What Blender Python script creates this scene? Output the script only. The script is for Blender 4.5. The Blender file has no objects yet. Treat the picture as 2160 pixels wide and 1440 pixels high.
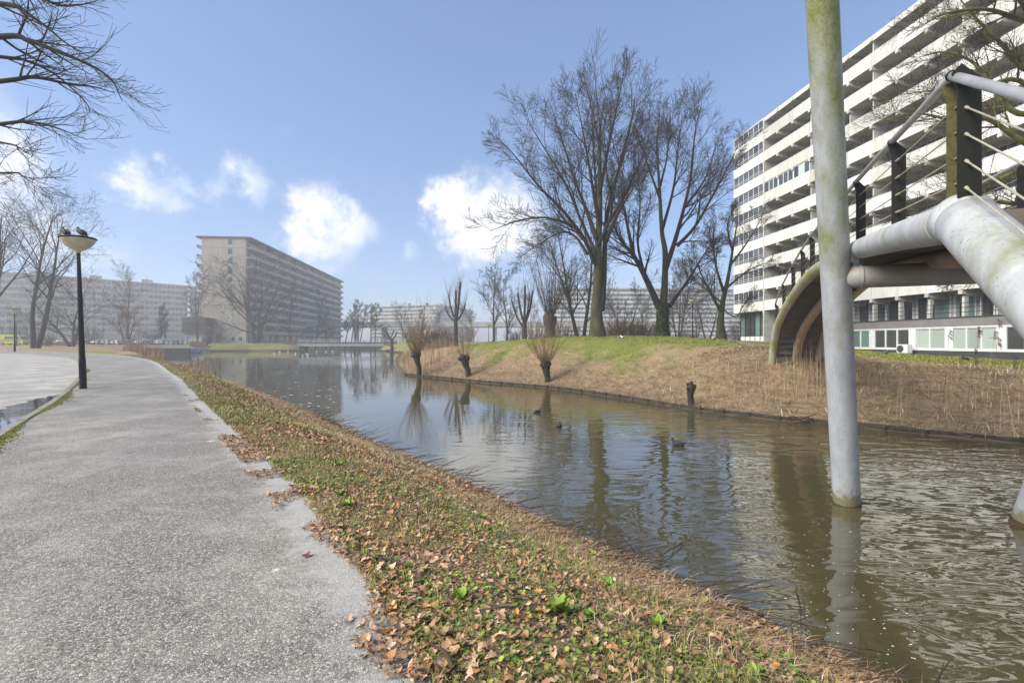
import bpy, bmesh, math, random
import numpy as np
from mathutils import Vector, Matrix, Euler
R = math.radians
random.seed(11); rng = np.random.default_rng(11)
scene = bpy.context.scene; COL = scene.collection

# ---------------------------------------------------------------- camera, sky, sun, exposure
EYE = 1.6                       # camera height over the asphalt path, metres
FPX = 1000.0                    # focal length in photograph pixels (photo is 2160 x 1440, level camera)
cam_d = bpy.data.cameras.new('camera'); cam = bpy.data.objects.new('camera', cam_d); COL.objects.link(cam)
cam_d.sensor_width = 36.0; cam_d.lens = 36.0 * FPX / 2160.0
cam_d.clip_start = 0.05; cam_d.clip_end = 6000
cam.location = (0, 0, EYE); cam.rotation_euler = (R(90), 0, 0)
scene.camera = cam

SUN_AZ, SUN_EL = R(-112), R(38)  # azimuth from straight ahead (negative = left), elevation
SKY_STRENGTH = 0.135
sun_dir = Vector((math.sin(SUN_AZ) * math.cos(SUN_EL), math.cos(SUN_AZ) * math.cos(SUN_EL), math.sin(SUN_EL)))
sun_d = bpy.data.lights.new('sun', 'SUN'); sun = bpy.data.objects.new('sun', sun_d); COL.objects.link(sun)
sun_d.energy = 3.2; sun_d.angle = R(40); sun_d.color = (1.0, 0.94, 0.84)
sun.rotation_euler = sun_dir.to_track_quat('Z', 'Y').to_euler(); sun.location = (-40, 20, 60)

vs = scene.view_settings
vs.view_transform = 'Standard'; vs.look = 'None'; vs.gamma = 1.0; vs.use_curve_mapping = False; vs.exposure = 1.25
scene.cycles.use_denoising = True
scene.cycles.max_bounces = 6; scene.cycles.diffuse_bounces = 3; scene.cycles.glossy_bounces = 3
scene.cycles.transmission_bounces = 3; scene.cycles.volume_bounces = 0; scene.cycles.transparent_max_bounces = 6
scene.cycles.sample_clamp_indirect = 6.0

world = bpy.data.worlds.new('World'); scene.world = world; world.use_nodes = True
def build_world():
    nt = world.node_tree; N = nt.nodes; L = nt.links; N.clear()
    out = N.new('ShaderNodeOutputWorld'); bg = N.new('ShaderNodeBackground')
    bg.inputs['Strength'].default_value = SKY_STRENGTH; L.new(bg.outputs[0], out.inputs[0])
    sky = N.new('ShaderNodeTexSky'); sky.sky_type = 'NISHITA'; sky.sun_disc = False
    sky.sun_elevation = SUN_EL; sky.sun_rotation = SUN_AZ % (2 * math.pi)
    sky.altitude = 0; sky.air_density = 1.0; sky.dust_density = 0.05; sky.ozone_density = 1.6
    tc = N.new('ShaderNodeTexCoord')
    def math_(op, a, b=None):
        n = N.new('ShaderNodeMath'); n.operation = op
        for i, v in enumerate((a, b)):
            if v is None: continue
            if isinstance(v, (int, float)): n.inputs[i].default_value = v
            else: L.new(v, n.inputs[i])
        return n.outputs[0]
    def vmath(op, a, b):
        n = N.new('ShaderNodeVectorMath'); n.operation = op
        for i, v in enumerate((a, b)):
            if isinstance(v, tuple): n.inputs[i].default_value = v
            else: L.new(v, n.inputs[i])
        return n
    nz = N.new('ShaderNodeTexNoise'); nz.inputs['Scale'].default_value = 11; nz.inputs['Detail'].default_value = 7
    nz.inputs['Roughness'].default_value = 0.6
    L.new(tc.outputs['Generated'], nz.inputs['Vector'])
    off = vmath('SUBTRACT', nz.outputs['Color'], (0.5, 0.5, 0.5)).outputs[0]
    sc = N.new('ShaderNodeVectorMath'); sc.operation = 'SCALE'; L.new(off, sc.inputs[0]); sc.inputs['Scale'].default_value = 0.16
    wd = vmath('ADD', tc.outputs['Generated'], sc.outputs[0]).outputs[0]
    # the clouds in view: (photo pixel, radius in pixels, weight) -> a direction on the sky
    blobs = [(268, 385, 52, .95), (322, 415, 55, .95), (378, 378, 36, .8), (362, 445, 44, .65),
             (500, 385, 60, .7), (545, 412, 46, .65), (440, 412, 46, .55),
             (645, 430, 68, .95), (705, 480, 100, .95), (640, 505, 66, .85), (745, 470, 60, .7), (690, 545, 80, .5),
             (935, 425, 66, 1.2), (985, 455, 96, 1.3), (1070, 440, 105, 1.2), (1010, 515, 80, .9), (1090, 500, 80, .9),
             (868, 542, 42, .5), (612, 285, 34, .35), (725, 302, 34, .28), (880, 530, 30, .35),
             (0, 330, 90, .8), (-60, 230, 110, .8), (40, 480, 130, .75), (150, 520, 90, .5), (-150, 420, 160, .9), (250, 500, 60, .35),
             (1180, 560, 80, .45), (1330, 600, 110, .5)]
    acc = None
    for px, py, r, w in blobs:
        c = Vector(((px - 1080) / FPX, 1.0, (720 - py) / FPX)); ln = c.length; c.normalize()
        d = vmath('DISTANCE', wd, tuple(c)).outputs['Value']
        mr = N.new('ShaderNodeMapRange'); mr.interpolation_type = 'SMOOTHSTEP'
        mr.inputs['From Min'].default_value = 0.0; mr.inputs['From Max'].default_value = 1.25 * r / FPX / ln
        mr.inputs['To Min'].default_value = w; mr.inputs['To Max'].default_value = 0.0
        L.new(d, mr.inputs['Value'])
        acc = mr.outputs[0] if acc is None else math_('ADD', acc, mr.outputs[0])
    # denser cloud added over the unseen rest of the sky, for a neutral fill light
    big = N.new('ShaderNodeTexNoise'); big.inputs['Scale'].default_value = 3.2; big.inputs['Detail'].default_value = 5
    L.new(wd, big.inputs['Vector'])
    rest = N.new('ShaderNodeMapRange'); rest.interpolation_type = 'SMOOTHSTEP'
    rest.inputs['From Min'].default_value = 0.34; rest.inputs['From Max'].default_value = 0.62
    L.new(big.outputs['Fac'], rest.inputs['Value'])
    sep = N.new('ShaderNodeSeparateXYZ'); L.new(tc.outputs['Generated'], sep.inputs[0])
    out_view = N.new('ShaderNodeMapRange'); out_view.inputs['From Min'].default_value = 0.62; out_view.inputs['From Max'].default_value = 0.35
    L.new(sep.outputs['Y'], out_view.inputs['Value'])
    acc = math_('ADD', acc, math_('MULTIPLY', rest.outputs[0], out_view.outputs[0]))
    fine = N.new('ShaderNodeTexNoise'); fine.inputs['Scale'].default_value = 22; fine.inputs['Detail'].default_value = 6
    fine.inputs['Roughness'].default_value = 0.62
    L.new(tc.outputs['Generated'], fine.inputs['Vector'])
    dens = math_('MULTIPLY', acc, math_('ADD', math_('MULTIPLY', fine.outputs['Fac'], 2.2), -0.15))
    cov = N.new('ShaderNodeMapRange'); cov.interpolation_type = 'SMOOTHSTEP'
    cov.inputs['From Min'].default_value = 0.12; cov.inputs['From Max'].default_value = 1.75
    cov.inputs['To Max'].default_value = 0.95
    L.new(dens, cov.inputs['Value'])
    tint = N.new('ShaderNodeMixRGB'); tint.blend_type = 'MULTIPLY'; tint.inputs[0].default_value = 1.0
    L.new(sky.outputs[0], tint.inputs[1]); tint.inputs[2].default_value = SKY_TINT
    mix = N.new('ShaderNodeMixRGB'); L.new(cov.outputs[0], mix.inputs[0])
    gm = N.new('ShaderNodeGamma'); gm.inputs['Gamma'].default_value = 0.6; L.new(tint.outputs[0], gm.inputs['Color'])   # flatter, milkier sky
    t2 = N.new('ShaderNodeMixRGB'); t2.blend_type = 'MULTIPLY'; t2.inputs[0].default_value = 1.0; t2.inputs[2].default_value = (.83, .955, 1.18, 1)
    L.new(gm.outputs[0], t2.inputs[1]); L.new(t2.outputs[0], mix.inputs[1])
    sh = N.new('ShaderNodeTexNoise'); sh.inputs['Scale'].default_value = 30; sh.inputs['Detail'].default_value = 5; L.new(wd, sh.inputs['Vector'])
    cc = N.new('ShaderNodeMixRGB'); L.new(sh.outputs['Fac'], cc.inputs[0]); cc.inputs[1].default_value = tuple(.72 * v for v in CLOUD_COLOR[:3]) + (1,); cc.inputs[2].default_value = tuple(1.12 * v for v in CLOUD_COLOR[:3]) + (1,)
    L.new(cc.outputs[0], mix.inputs[2])
    L.new(mix.outputs[0], bg.inputs['Color'])
SKY_TINT = (0.78, 0.82, 0.90, 1)
CLOUD_COLOR = (4.3, 4.32, 4.4, 1)
build_world()

# ---------------------------------------------------------------- helpers
def P(px, py, Y):               # photograph pixel + distance -> world point
    return Vector(((px - 1080) / FPX * Y, Y, EYE + (720 - py) / FPX * Y))
def link(o, parent=None):
    COL.objects.link(o)
    if parent is not None: o.parent = parent
    return o
def tag(o, label=None, cat=None, group=None, kind=None):
    if label: o['label'] = label
    if cat: o['category'] = cat
    if group: o['group'] = group
    if kind: o['kind'] = kind
    return o
def empty(name, loc=(0, 0, 0), rz=0.0, label=None, cat=None, group=None, kind=None):
    o = bpy.data.objects.new(name, None); o.empty_display_size = 0.2
    o.location = loc; o.rotation_euler = (0, 0, rz); COL.objects.link(o)
    return tag(o, label, cat, group, kind)
def obj(name, me, mat=None, parent=None, loc=(0, 0, 0), rot=(0, 0, 0), scale=(1, 1, 1)):
    o = bpy.data.objects.new(name, me); o.location = loc; o.rotation_euler = rot; o.scale = scale
    if mat is not None and not me.materials: me.materials.append(mat)
    return link(o, parent)
def wobj(name, me, mat=None, parent=None):      # mesh given in world coordinates under an unrotated Empty
    o = obj(name, me, mat, parent)
    if parent is not None: o.matrix_parent_inverse = Matrix.Translation(-Vector(parent.location))
    return o
def copy_tree(o, parent=None):
    c = o.copy(); COL.objects.link(c); c.parent = parent
    for ch in list(o.children): copy_tree(ch, c)
    return c
def mesh_np(name, verts, faces, smooth=False, colors=None):
    """verts (N,3); faces: list of int arrays (M,3) or (M,4); colors (N,3) optional point colours"""
    me = bpy.data.meshes.new(name)
    verts = np.asarray(verts, dtype=np.float32)
    faces = [np.asarray(f, dtype=np.int32) for f in faces if len(f)]
    me.vertices.add(len(verts)); me.vertices.foreach_set('co', verts.ravel())
    loops = np.concatenate([f.ravel() for f in faces]); sizes = np.concatenate([np.full(len(f), f.shape[1], np.int32) for f in faces])
    starts = np.concatenate([[0], np.cumsum(sizes)[:-1]]).astype(np.int32)
    me.loops.add(len(loops)); me.loops.foreach_set('vertex_index', loops)
    me.polygons.add(len(sizes)); me.polygons.foreach_set('loop_start', starts)
    try: me.polygons.foreach_set('loop_total', sizes)
    except Exception: pass
    if smooth: me.polygons.foreach_set('use_smooth', np.ones(len(sizes), dtype=bool))
    if colors is not None:
        a = me.color_attributes.new('Col', 'FLOAT_COLOR', 'POINT')
        c4 = np.ones((len(verts), 4), np.float32); c4[:, :3] = colors
        a.data.foreach_set('color', c4.ravel())
    me.update(calc_edges=True)
    return me
def spline(pts, n=12):          # Catmull-Rom through the points
    p = np.asarray(pts, float); q = np.vstack([2 * p[0] - p[1], p, 2 * p[-1] - p[-2]]); out = []
    for i in range(1, len(q) - 2):
        t = np.linspace(0, 1, n, endpoint=False)[:, None]
        a, b, c, d = q[i - 1], q[i], q[i + 1], q[i + 2]
        out.append(.5 * ((2 * b) + (c - a) * t + (2 * a - 5 * b + 4 * c - d) * t ** 2 + (3 * b - a - 3 * c + d) * t ** 3))
    return np.vstack(out + [p[-1:]])
def tubes(branches, sides, cap=False):
    """branches: list of (pts (N,3), radii (N,)) -> verts, [quads, tris]"""
    groups = {}
    for p, r in branches: groups.setdefault(len(p), []).append((p, r))
    V, Q, Tn, base = [], [], [], 0
    ang = np.linspace(0, 2 * np.pi, sides, endpoint=False)
    ca, sa = np.cos(ang), np.sin(ang)
    for n, g in groups.items():
        Pn = np.array([b[0] for b in g], float); Rn = np.array([b[1] for b in g], float); B = len(g)
        T = np.gradient(Pn, axis=1); T /= np.linalg.norm(T, axis=2, keepdims=True) + 1e-9
        mt = T.mean(axis=1); ref = np.where(np.abs(mt[:, 2:3]) > .75, np.array([[1., 0, 0]]), np.array([[0., 0, 1]]))
        U = np.cross(T, ref[:, None, :]); U /= np.linalg.norm(U, axis=2, keepdims=True) + 1e-9
        W = np.cross(T, U)
        ring = Pn[:, :, None, :] + Rn[:, :, None, None] * (U[:, :, None, :] * ca[None, None, :, None] + W[:, :, None, :] * sa[None, None, :, None])
        V.append(ring.reshape(-1, 3))
        b, i, k = np.meshgrid(np.arange(B), np.arange(n - 1), np.arange(sides), indexing='ij')
        k2 = (k + 1) % sides; o = base + (b * n + i) * sides
        Q.append(np.stack([o + k, o + sides + k, o + sides + k2, o + k2], -1).reshape(-1, 4))
        if cap:
            for bb in range(B):
                for end, rev in ((0, False), (n - 1, True)):
                    s = base + (bb * n + end) * sides
                    for k_ in range(1, sides - 1):
                        t = [s, s + k_, s + k_ + 1]; Tn.append(t[::-1] if rev else t)
        base += B * n * sides
    return np.vstack(V), [np.vstack(Q)] + ([np.array(Tn)] if Tn else [])
def tube_obj(name, branches, sides, mat, parent=None, smooth=True, world_co=False, cap=False):
    v, f = tubes(branches, sides, cap); me = mesh_np(name, v, f, smooth)
    return (wobj if world_co else obj)(name, me, mat, parent)

class MB:                       # small mesh builder
    def __init__(self): self.v = []; self.f = []
    def add(self, vs_, fs_):
        b = len(self.v); self.v += [tuple(v) for v in vs_]; self.f += [tuple(b + i for i in f) for f in fs_]; return self
    def box(self, x0, x1, y0, y1, z0, z1, ch=0.0):
        if ch <= 0:
            vs_ = [(x0, y0, z0), (x1, y0, z0), (x1, y1, z0), (x0, y1, z0), (x0, y0, z1), (x1, y0, z1), (x1, y1, z1), (x0, y1, z1)]
            return self.add(vs_, [(3, 2, 1, 0), (4, 5, 6, 7), (0, 1, 5, 4), (1, 2, 6, 5), (2, 3, 7, 6), (3, 0, 4, 7)])
        c = ch                                  # chamfered top edges and corners
        o = [(x0, y0, z0), (x1, y0, z0), (x1, y1, z0), (x0, y1, z0), (x0, y0, z1 - c), (x1, y0, z1 - c), (x1, y1, z1 - c), (x0, y1, z1 - c),
             (x0 + c, y0 + c, z1), (x1 - c, y0 + c, z1), (x1 - c, y1 - c, z1), (x0 + c, y1 - c, z1)]
        return self.add(o, [(3, 2, 1, 0), (0, 1, 5, 4), (1, 2, 6, 5), (2, 3, 7, 6), (3, 0, 4, 7),
                            (4, 5, 9, 8), (5, 6, 10, 9), (6, 7, 11, 10), (7, 4, 8, 11), (8, 9, 10, 11)])
    def bar(self, p, q, w, h=None, up=(0, 0, 1)):   # rectangular bar from p to q
        p, q = Vector(p), Vector(q); h = h or w; t = (q - p).normalized(); u = t.cross(Vector(up))
        if u.length < 1e-4: u = t.cross(Vector((1, 0, 0)))
        u.normalize(); v = u.cross(t)
        vs_ = [c + u * (a * w / 2) + v * (b * h / 2) for c in (p, q) for a, b in ((-1, -1), (1, -1), (1, 1), (-1, 1))]
        return self.add(vs_, [(3, 2, 1, 0), (4, 5, 6, 7), (0, 1, 5, 4), (1, 2, 6, 5), (2, 3, 7, 6), (3, 0, 4, 7)])
    def rod(self, pts, rad, n=8):
        pts = np.asarray(pts, float); rad = np.full(len(pts), rad) if np.isscalar(rad) else np.asarray(rad, float)
        v, f = tubes([(pts, rad)], n, True)
        for k in range(len(f)): f[k] = [tuple(int(i) for i in q) for q in f[k]]
        return self.add(v, [q for k in f for q in k])
    def lathe(self, prof, n=20, c=(0, 0, 0)):       # prof: (radius, z) from bottom to top
        vs_ = [(c[0] + r * math.cos(2 * math.pi * k / n), c[1] + r * math.sin(2 * math.pi * k / n), c[2] + z) for r, z in prof for k in range(n)]
        fs_ = [(i * n + k, i * n + (k + 1) % n, (i + 1) * n + (k + 1) % n, (i + 1) * n + k) for i in range(len(prof) - 1) for k in range(n)]
        fs_ += [tuple(range(n))[::-1], tuple((len(prof) - 1) * n + k for k in range(n))]
        return self.add(vs_, fs_)
    def ball(self, c, r, n=10, m=7, rot=None):
        rx, ry, rz = (r, r, r) if np.isscalar(r) else r
        vs_ = []
        for i in range(m + 1):
            a = math.pi * i / m - math.pi / 2
            for k in range(n):
                v = Vector((rx * math.cos(a) * math.cos(2 * math.pi * k / n), ry * math.cos(a) * math.sin(2 * math.pi * k / n), rz * math.sin(a)))
                if rot is not None: v = rot @ v
                vs_.append(v + Vector(c))
        return self.add(vs_, [(i * n + k, i * n + (k + 1) % n, (i + 1) * n + (k + 1) % n, (i + 1) * n + k) for i in range(m) for k in range(n)])
    def prism(self, outline, axis, a, b):           # polygon outline extruded along an axis
        n = len(outline)
        def pt(u, v, w): return {'x': (w, u, v), 'y': (u, w, v), 'z': (u, v, w)}[axis]
        vs_ = [pt(u, v, a) for u, v in outline] + [pt(u, v, b) for u, v in outline]
        return self.add(vs_, [tuple(range(n))[::-1], tuple(range(n, 2 * n))] + [(i, (i + 1) % n, n + (i + 1) % n, n + i) for i in range(n)])
    def mesh(self, name, smooth=False):
        me = bpy.data.meshes.new(name); me.from_pydata(self.v, [], self.f); me.update()
        bm = bmesh.new(); bm.from_mesh(me); bmesh.ops.recalc_face_normals(bm, faces=bm.faces); bm.to_mesh(me); bm.free()
        if smooth: me.polygons.foreach_set('use_smooth', [True] * len(me.polygons))
        return me
    def build(self, name, mat, parent=None, smooth=False, **k):
        return obj(name, self.mesh(name, smooth), mat, parent, **k)
    def wbuild(self, name, mat, parent=None, smooth=False):
        return wobj(name, self.mesh(name, smooth), mat, parent)

# ---------------------------------------------------------------- materials
def nodes_of(name):
    m = bpy.data.materials.new(name); m.use_nodes = True; nt = m.node_tree
    return m, nt.nodes, nt.links, nt.nodes['Principled BSDF']
def noise(N, L, scale, detail=5, rough=.55, vec=None, stretch=None):
    t = N.new('ShaderNodeTexNoise'); t.inputs['Scale'].default_value = scale; t.inputs['Detail'].default_value = detail
    t.inputs['Roughness'].default_value = rough
    src = vec
    if src is None: src = N.new('ShaderNodeNewGeometry').outputs['Position']
    if stretch:
        mp = N.new('ShaderNodeMapping'); mp.inputs['Scale'].default_value = stretch; L.new(src, mp.inputs['Vector']); src = mp.outputs[0]
    L.new(src, t.inputs['Vector']); return t
def ramp(N, L, fac, stops):
    r = N.new('ShaderNodeValToRGB'); el = r.color_ramp.elements
    while len(el) < len(stops): el.new(0.5)
    for e, (p, c) in zip(el, stops): e.position = p; e.color = (*c, 1) if len(c) == 3 else c
    L.new(fac, r.inputs[0]); return r.outputs[0]
def mixc(N, L, fac, a, b, mode='MIX'):
    m = N.new('ShaderNodeMixRGB'); m.blend_type = mode
    for i, v in ((0, fac), (1, a), (2, b)):
        if isinstance(v, (int, float)): m.inputs[i].default_value = v
        elif isinstance(v, tuple): m.inputs[i].default_value = (*v, 1) if len(v) == 3 else v
        else: L.new(v, m.inputs[i])
    return m.outputs[0]
def bump(N, L, b, height, strength, dist=0.02):
    n = N.new('ShaderNodeBump'); n.inputs['Strength'].default_value = strength; n.inputs['Distance'].default_value = dist
    L.new(height, n.inputs['Height']); L.new(n.outputs[0], b.inputs['Normal']); return n
def M(name, c1, c2=None, scale=4, rough=.7, metal=0., bmp=0., bscale=None, spec=.4, c3=None, stretch=None, objrand=0., attr=False, dist=.02, local=False):
    m, N, L, b = nodes_of(name)
    b.inputs['Roughness'].default_value = rough; b.inputs['Metallic'].default_value = metal
    b.inputs['Specular IOR Level'].default_value = spec
    c2 = c2 or tuple(x * .75 for x in c1)
    vec = N.new('ShaderNodeTexCoord').outputs['Object'] if local else None
    t = noise(N, L, scale, stretch=stretch, vec=vec)
    stops = [(.3, c2), (.68, c1)] if not c3 else [(.28, c2), (.5, c1), (.72, c3)]
    col = ramp(N, L, t.outputs['Fac'], stops)
    if attr:
        a = N.new('ShaderNodeAttribute'); a.attribute_name = 'Col'; col = mixc(N, L, 1.0, col, a.outputs['Color'], 'MULTIPLY')
    if objrand:
        oi = N.new('ShaderNodeObjectInfo'); mr = N.new('ShaderNodeMapRange'); L.new(oi.outputs['Random'], mr.inputs['Value'])
        mr.inputs['To Min'].default_value = 1 - objrand; mr.inputs['To Max'].default_value = 1 + objrand * .35
        hs = N.new('ShaderNodeHueSaturation'); L.new(col, hs.inputs['Color']); L.new(mr.outputs[0], hs.inputs['Value']); col = hs.outputs[0]
    L.new(col, b.inputs['Base Color'])
    if bmp: bump(N, L, b, noise(N, L, bscale or scale * 6, vec=vec).outputs['Fac'], bmp, dist)
    return m

def mat_asphalt(name, tone, wet, edge=False):
    m, N, L, b = nodes_of(name)
    pos = N.new('ShaderNodeNewGeometry').outputs['Position']
    def t3(k): return (tone * k * 1.08, tone * k, tone * k * .875)
    jit = noise(N, L, 30, 2, .5, pos); jv = N.new('ShaderNodeVectorMath'); jv.operation = 'SCALE'; jv.inputs['Scale'].default_value = .02; L.new(jit.outputs['Color'], jv.inputs[0])
    pj = N.new('ShaderNodeVectorMath'); L.new(pos, pj.inputs[0]); L.new(jv.outputs[0], pj.inputs[1])
    def grit(scale):
        vo = N.new('ShaderNodeTexVoronoi'); vo.inputs['Scale'].default_value = scale; L.new(pj.outputs[0], vo.inputs['Vector'])
        sp_ = N.new('ShaderNodeSeparateColor'); L.new(vo.outputs['Color'], sp_.inputs[0])
        vd = N.new('ShaderNodeTexVoronoi'); vd.feature = 'DISTANCE_TO_EDGE'; vd.inputs['Scale'].default_value = scale; L.new(pj.outputs[0], vd.inputs['Vector'])
        gap = N.new('ShaderNodeMapRange'); gap.inputs['From Max'].default_value = .20; L.new(vd.outputs['Distance'], gap.inputs['Value'])
        stone = ramp(N, L, sp_.outputs[0], [(0, t3(.2)), (.35, t3(.65)), (.7, t3(1.35)), (1, t3(2.3))])
        return mixc(N, L, gap.outputs[0], t3(.16), stone), gap.outputs[0]
    c1, g1 = grit(80); c2, g2 = grit(150)
    col = mixc(N, L, .4, c1, c2)
    pat = noise(N, L, .8, 8, .68, pos); worn = ramp(N, L, pat.outputs['Fac'], [(.46, (0, 0, 0)), (.66, (.5, .5, .5))])
    col = mixc(N, L, worn, col, mixc(N, L, .5, col, t3(2.1)))
    st = noise(N, L, 1.4, 6, .6, pos, (.35, 2.2, 1)); streak = ramp(N, L, st.outputs['Fac'], [(.60, (0, 0, 0)), (.72, (.32, .32, .32))])
    col = mixc(N, L, streak, col, (.42, .42, .41))
    sp = noise(N, L, 2.6, 3, .5, pos); lime = ramp(N, L, sp.outputs['Fac'], [(.735, (0, 0, 0)), (.76, (1, 1, 1))])
    col = mixc(N, L, lime, col, (.62, .62, .6))
    if edge:                       # pale weathered strip along the water-side edge, ragged
        at = N.new('ShaderNodeAttribute'); at.attribute_name = 'Col'; se = N.new('ShaderNodeSeparateColor'); L.new(at.outputs['Color'], se.inputs[0])
        en = noise(N, L, 3.5, 7, .7, pos); ea = N.new('ShaderNodeMath'); ea.operation = 'MULTIPLY_ADD'; L.new(en.outputs['Fac'], ea.inputs[0]); ea.inputs[1].default_value = .5; L.new(se.outputs[0], ea.inputs[2])
        ek = ramp(N, L, ea.outputs[0], [(.66, (0, 0, 0)), (.76, (.5, .5, .5)), (.98, (.6, .6, .6)), (1.0, (.25, .25, .25))]); col = mixc(N, L, ek, col, (.46, .45, .42))
    mo = noise(N, L, .7, 6, .7, pos); moss = ramp(N, L, mo.outputs['Fac'], [(.54, (0, 0, 0)), (.75, (.5, .5, .5))])
    col = mixc(N, L, moss, col, (.15, .155, .10))
    L.new(col, b.inputs['Base Color'])
    wt = noise(N, L, .35, 5, .6, pos)
    rg = ramp(N, L, wt.outputs['Fac'], [(.35, (wet, wet, wet)), (.62, (wet + .25,) * 3)])
    L.new(rg, b.inputs['Roughness']); b.inputs['Specular IOR Level'].default_value = .3
    bump(N, L, b, g1, .4, .006)
    return m
def mat_water():
    m, N, L, b = nodes_of('pond_water')
    b.inputs['Base Color'].default_value = (.066, .058, .028, 1); b.inputs['Roughness'].default_value = .012
    b.inputs['IOR'].default_value = 2.2; b.inputs['Specular IOR Level'].default_value = .5
    pos = N.new('ShaderNodeNewGeometry').outputs['Position']
    mp = N.new('ShaderNodeMapping'); mp.inputs['Rotation'].default_value = (0, 0, R(28)); mp.inputs['Scale'].default_value = (1.0, 2.3, 1)
    L.new(pos, mp.inputs['Vector'])
    a = noise(N, L, .95, 1, .35, mp.outputs[0]); c = noise(N, L, 3.2, 1, .4, mp.outputs[0]); a.inputs['Distortion'].default_value = 1.1; c.inputs['Distortion'].default_value = .6
    # calm in the sheltered pond, livelier ripples by the footbridge
    sep = N.new('ShaderNodeSeparateXYZ'); L.new(pos, sep.inputs[0])
    wind = N.new('ShaderNodeMapRange'); wind.interpolation_type = 'SMOOTHSTEP'
    wind.inputs['From Min'].default_value = -3; wind.inputs['From Max'].default_value = 9
    wind.inputs['To Min'].default_value = .10; wind.inputs['To Max'].default_value = 1.0; L.new(sep.outputs['X'], wind.inputs['Value'])
    patch = noise(N, L, .16, 3, .5, pos); pr = ramp(N, L, patch.outputs['Fac'], [(.38, (.25,) * 3), (.62, (1,) * 3)])
    def mul(x, y):
        n = N.new('ShaderNodeMath'); n.operation = 'MULTIPLY'
        for i, v in enumerate((x, y)):
            if isinstance(v, (int, float)): n.inputs[i].default_value = v
            else: L.new(v, n.inputs[i])
        return n.outputs[0]
    ad = N.new('ShaderNodeMath'); L.new(a.outputs['Fac'], ad.inputs[0]); L.new(mul(c.outputs['Fac'], .15), ad.inputs[1])
    h = mul(mul(ad.outputs[0], wind.outputs[0]), pr)
    bump(N, L, b, h, 1.0, WAVE)
    return m
WAVE = 0.055
def mat_ground():
    m, N, L, b = nodes_of('ground'); b.inputs['Roughness'].default_value = .9; b.inputs['Specular IOR Level'].default_value = .2
    pos = N.new('ShaderNodeNewGeometry').outputs['Position']
    g1 = noise(N, L, 1.1, 8, .7, pos); g2 = noise(N, L, 26, 4, .7, pos)
    green = ramp(N, L, g1.outputs['Fac'], [(.25, (.075, .085, .022)), (.48, (.135, .155, .028)), (.75, (.20, .20, .045))])
    green = mixc(N, L, .5, green, ramp(N, L, g2.outputs['Fac'], [(.3, (.05, .06, .015)), (.7, (.22, .25, .05))]))
    s1 = noise(N, L, 1.6, 8, .7, pos); s2 = noise(N, L, 34, 5, .75, pos, (1, .4, 1))
    straw = ramp(N, L, s1.outputs['Fac'], [(.25, (.16, .115, .068)), (.5, (.32, .235, .145)), (.75, (.44, .345, .225))])
    straw = mixc(N, L, .55, straw, ramp(N, L, s2.outputs['Fac'], [(.3, (.075, .045, .022)), (.7, (.36, .26, .145))]))
    at = N.new('ShaderNodeAttribute'); at.attribute_name = 'Col'
    sp = N.new('ShaderNodeSeparateColor'); L.new(at.outputs['Color'], sp.inputs[0])
    pn = noise(N, L, .55, 8, .68, pos)
    ad = N.new('ShaderNodeMath'); ad.operation = 'MULTIPLY_ADD'; L.new(pn.outputs['Fac'], ad.inputs[0]); ad.inputs[1].default_value = 1.8; L.new(sp.outputs[0], ad.inputs[2])
    hf = N.new('ShaderNodeMath'); hf.operation = 'MULTIPLY'; hf.inputs[1].default_value = .5; L.new(ad.outputs[0], hf.inputs[0])
    k = ramp(N, L, hf.outputs[0], [(.50, (0, 0, 0)), (.68, (1, 1, 1))])
    col = mixc(N, L, k, green, straw)
    mud = mixc(N, L, g2.outputs['Fac'], (.028, .022, .014), (.075, .058, .036))
    col = mixc(N, L, sp.outputs[1], col, mud)
    L.new(col, b.inputs['Base Color'])
    bump(N, L, b, g2.outputs['Fac'], .8, .04)
    return m
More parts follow.
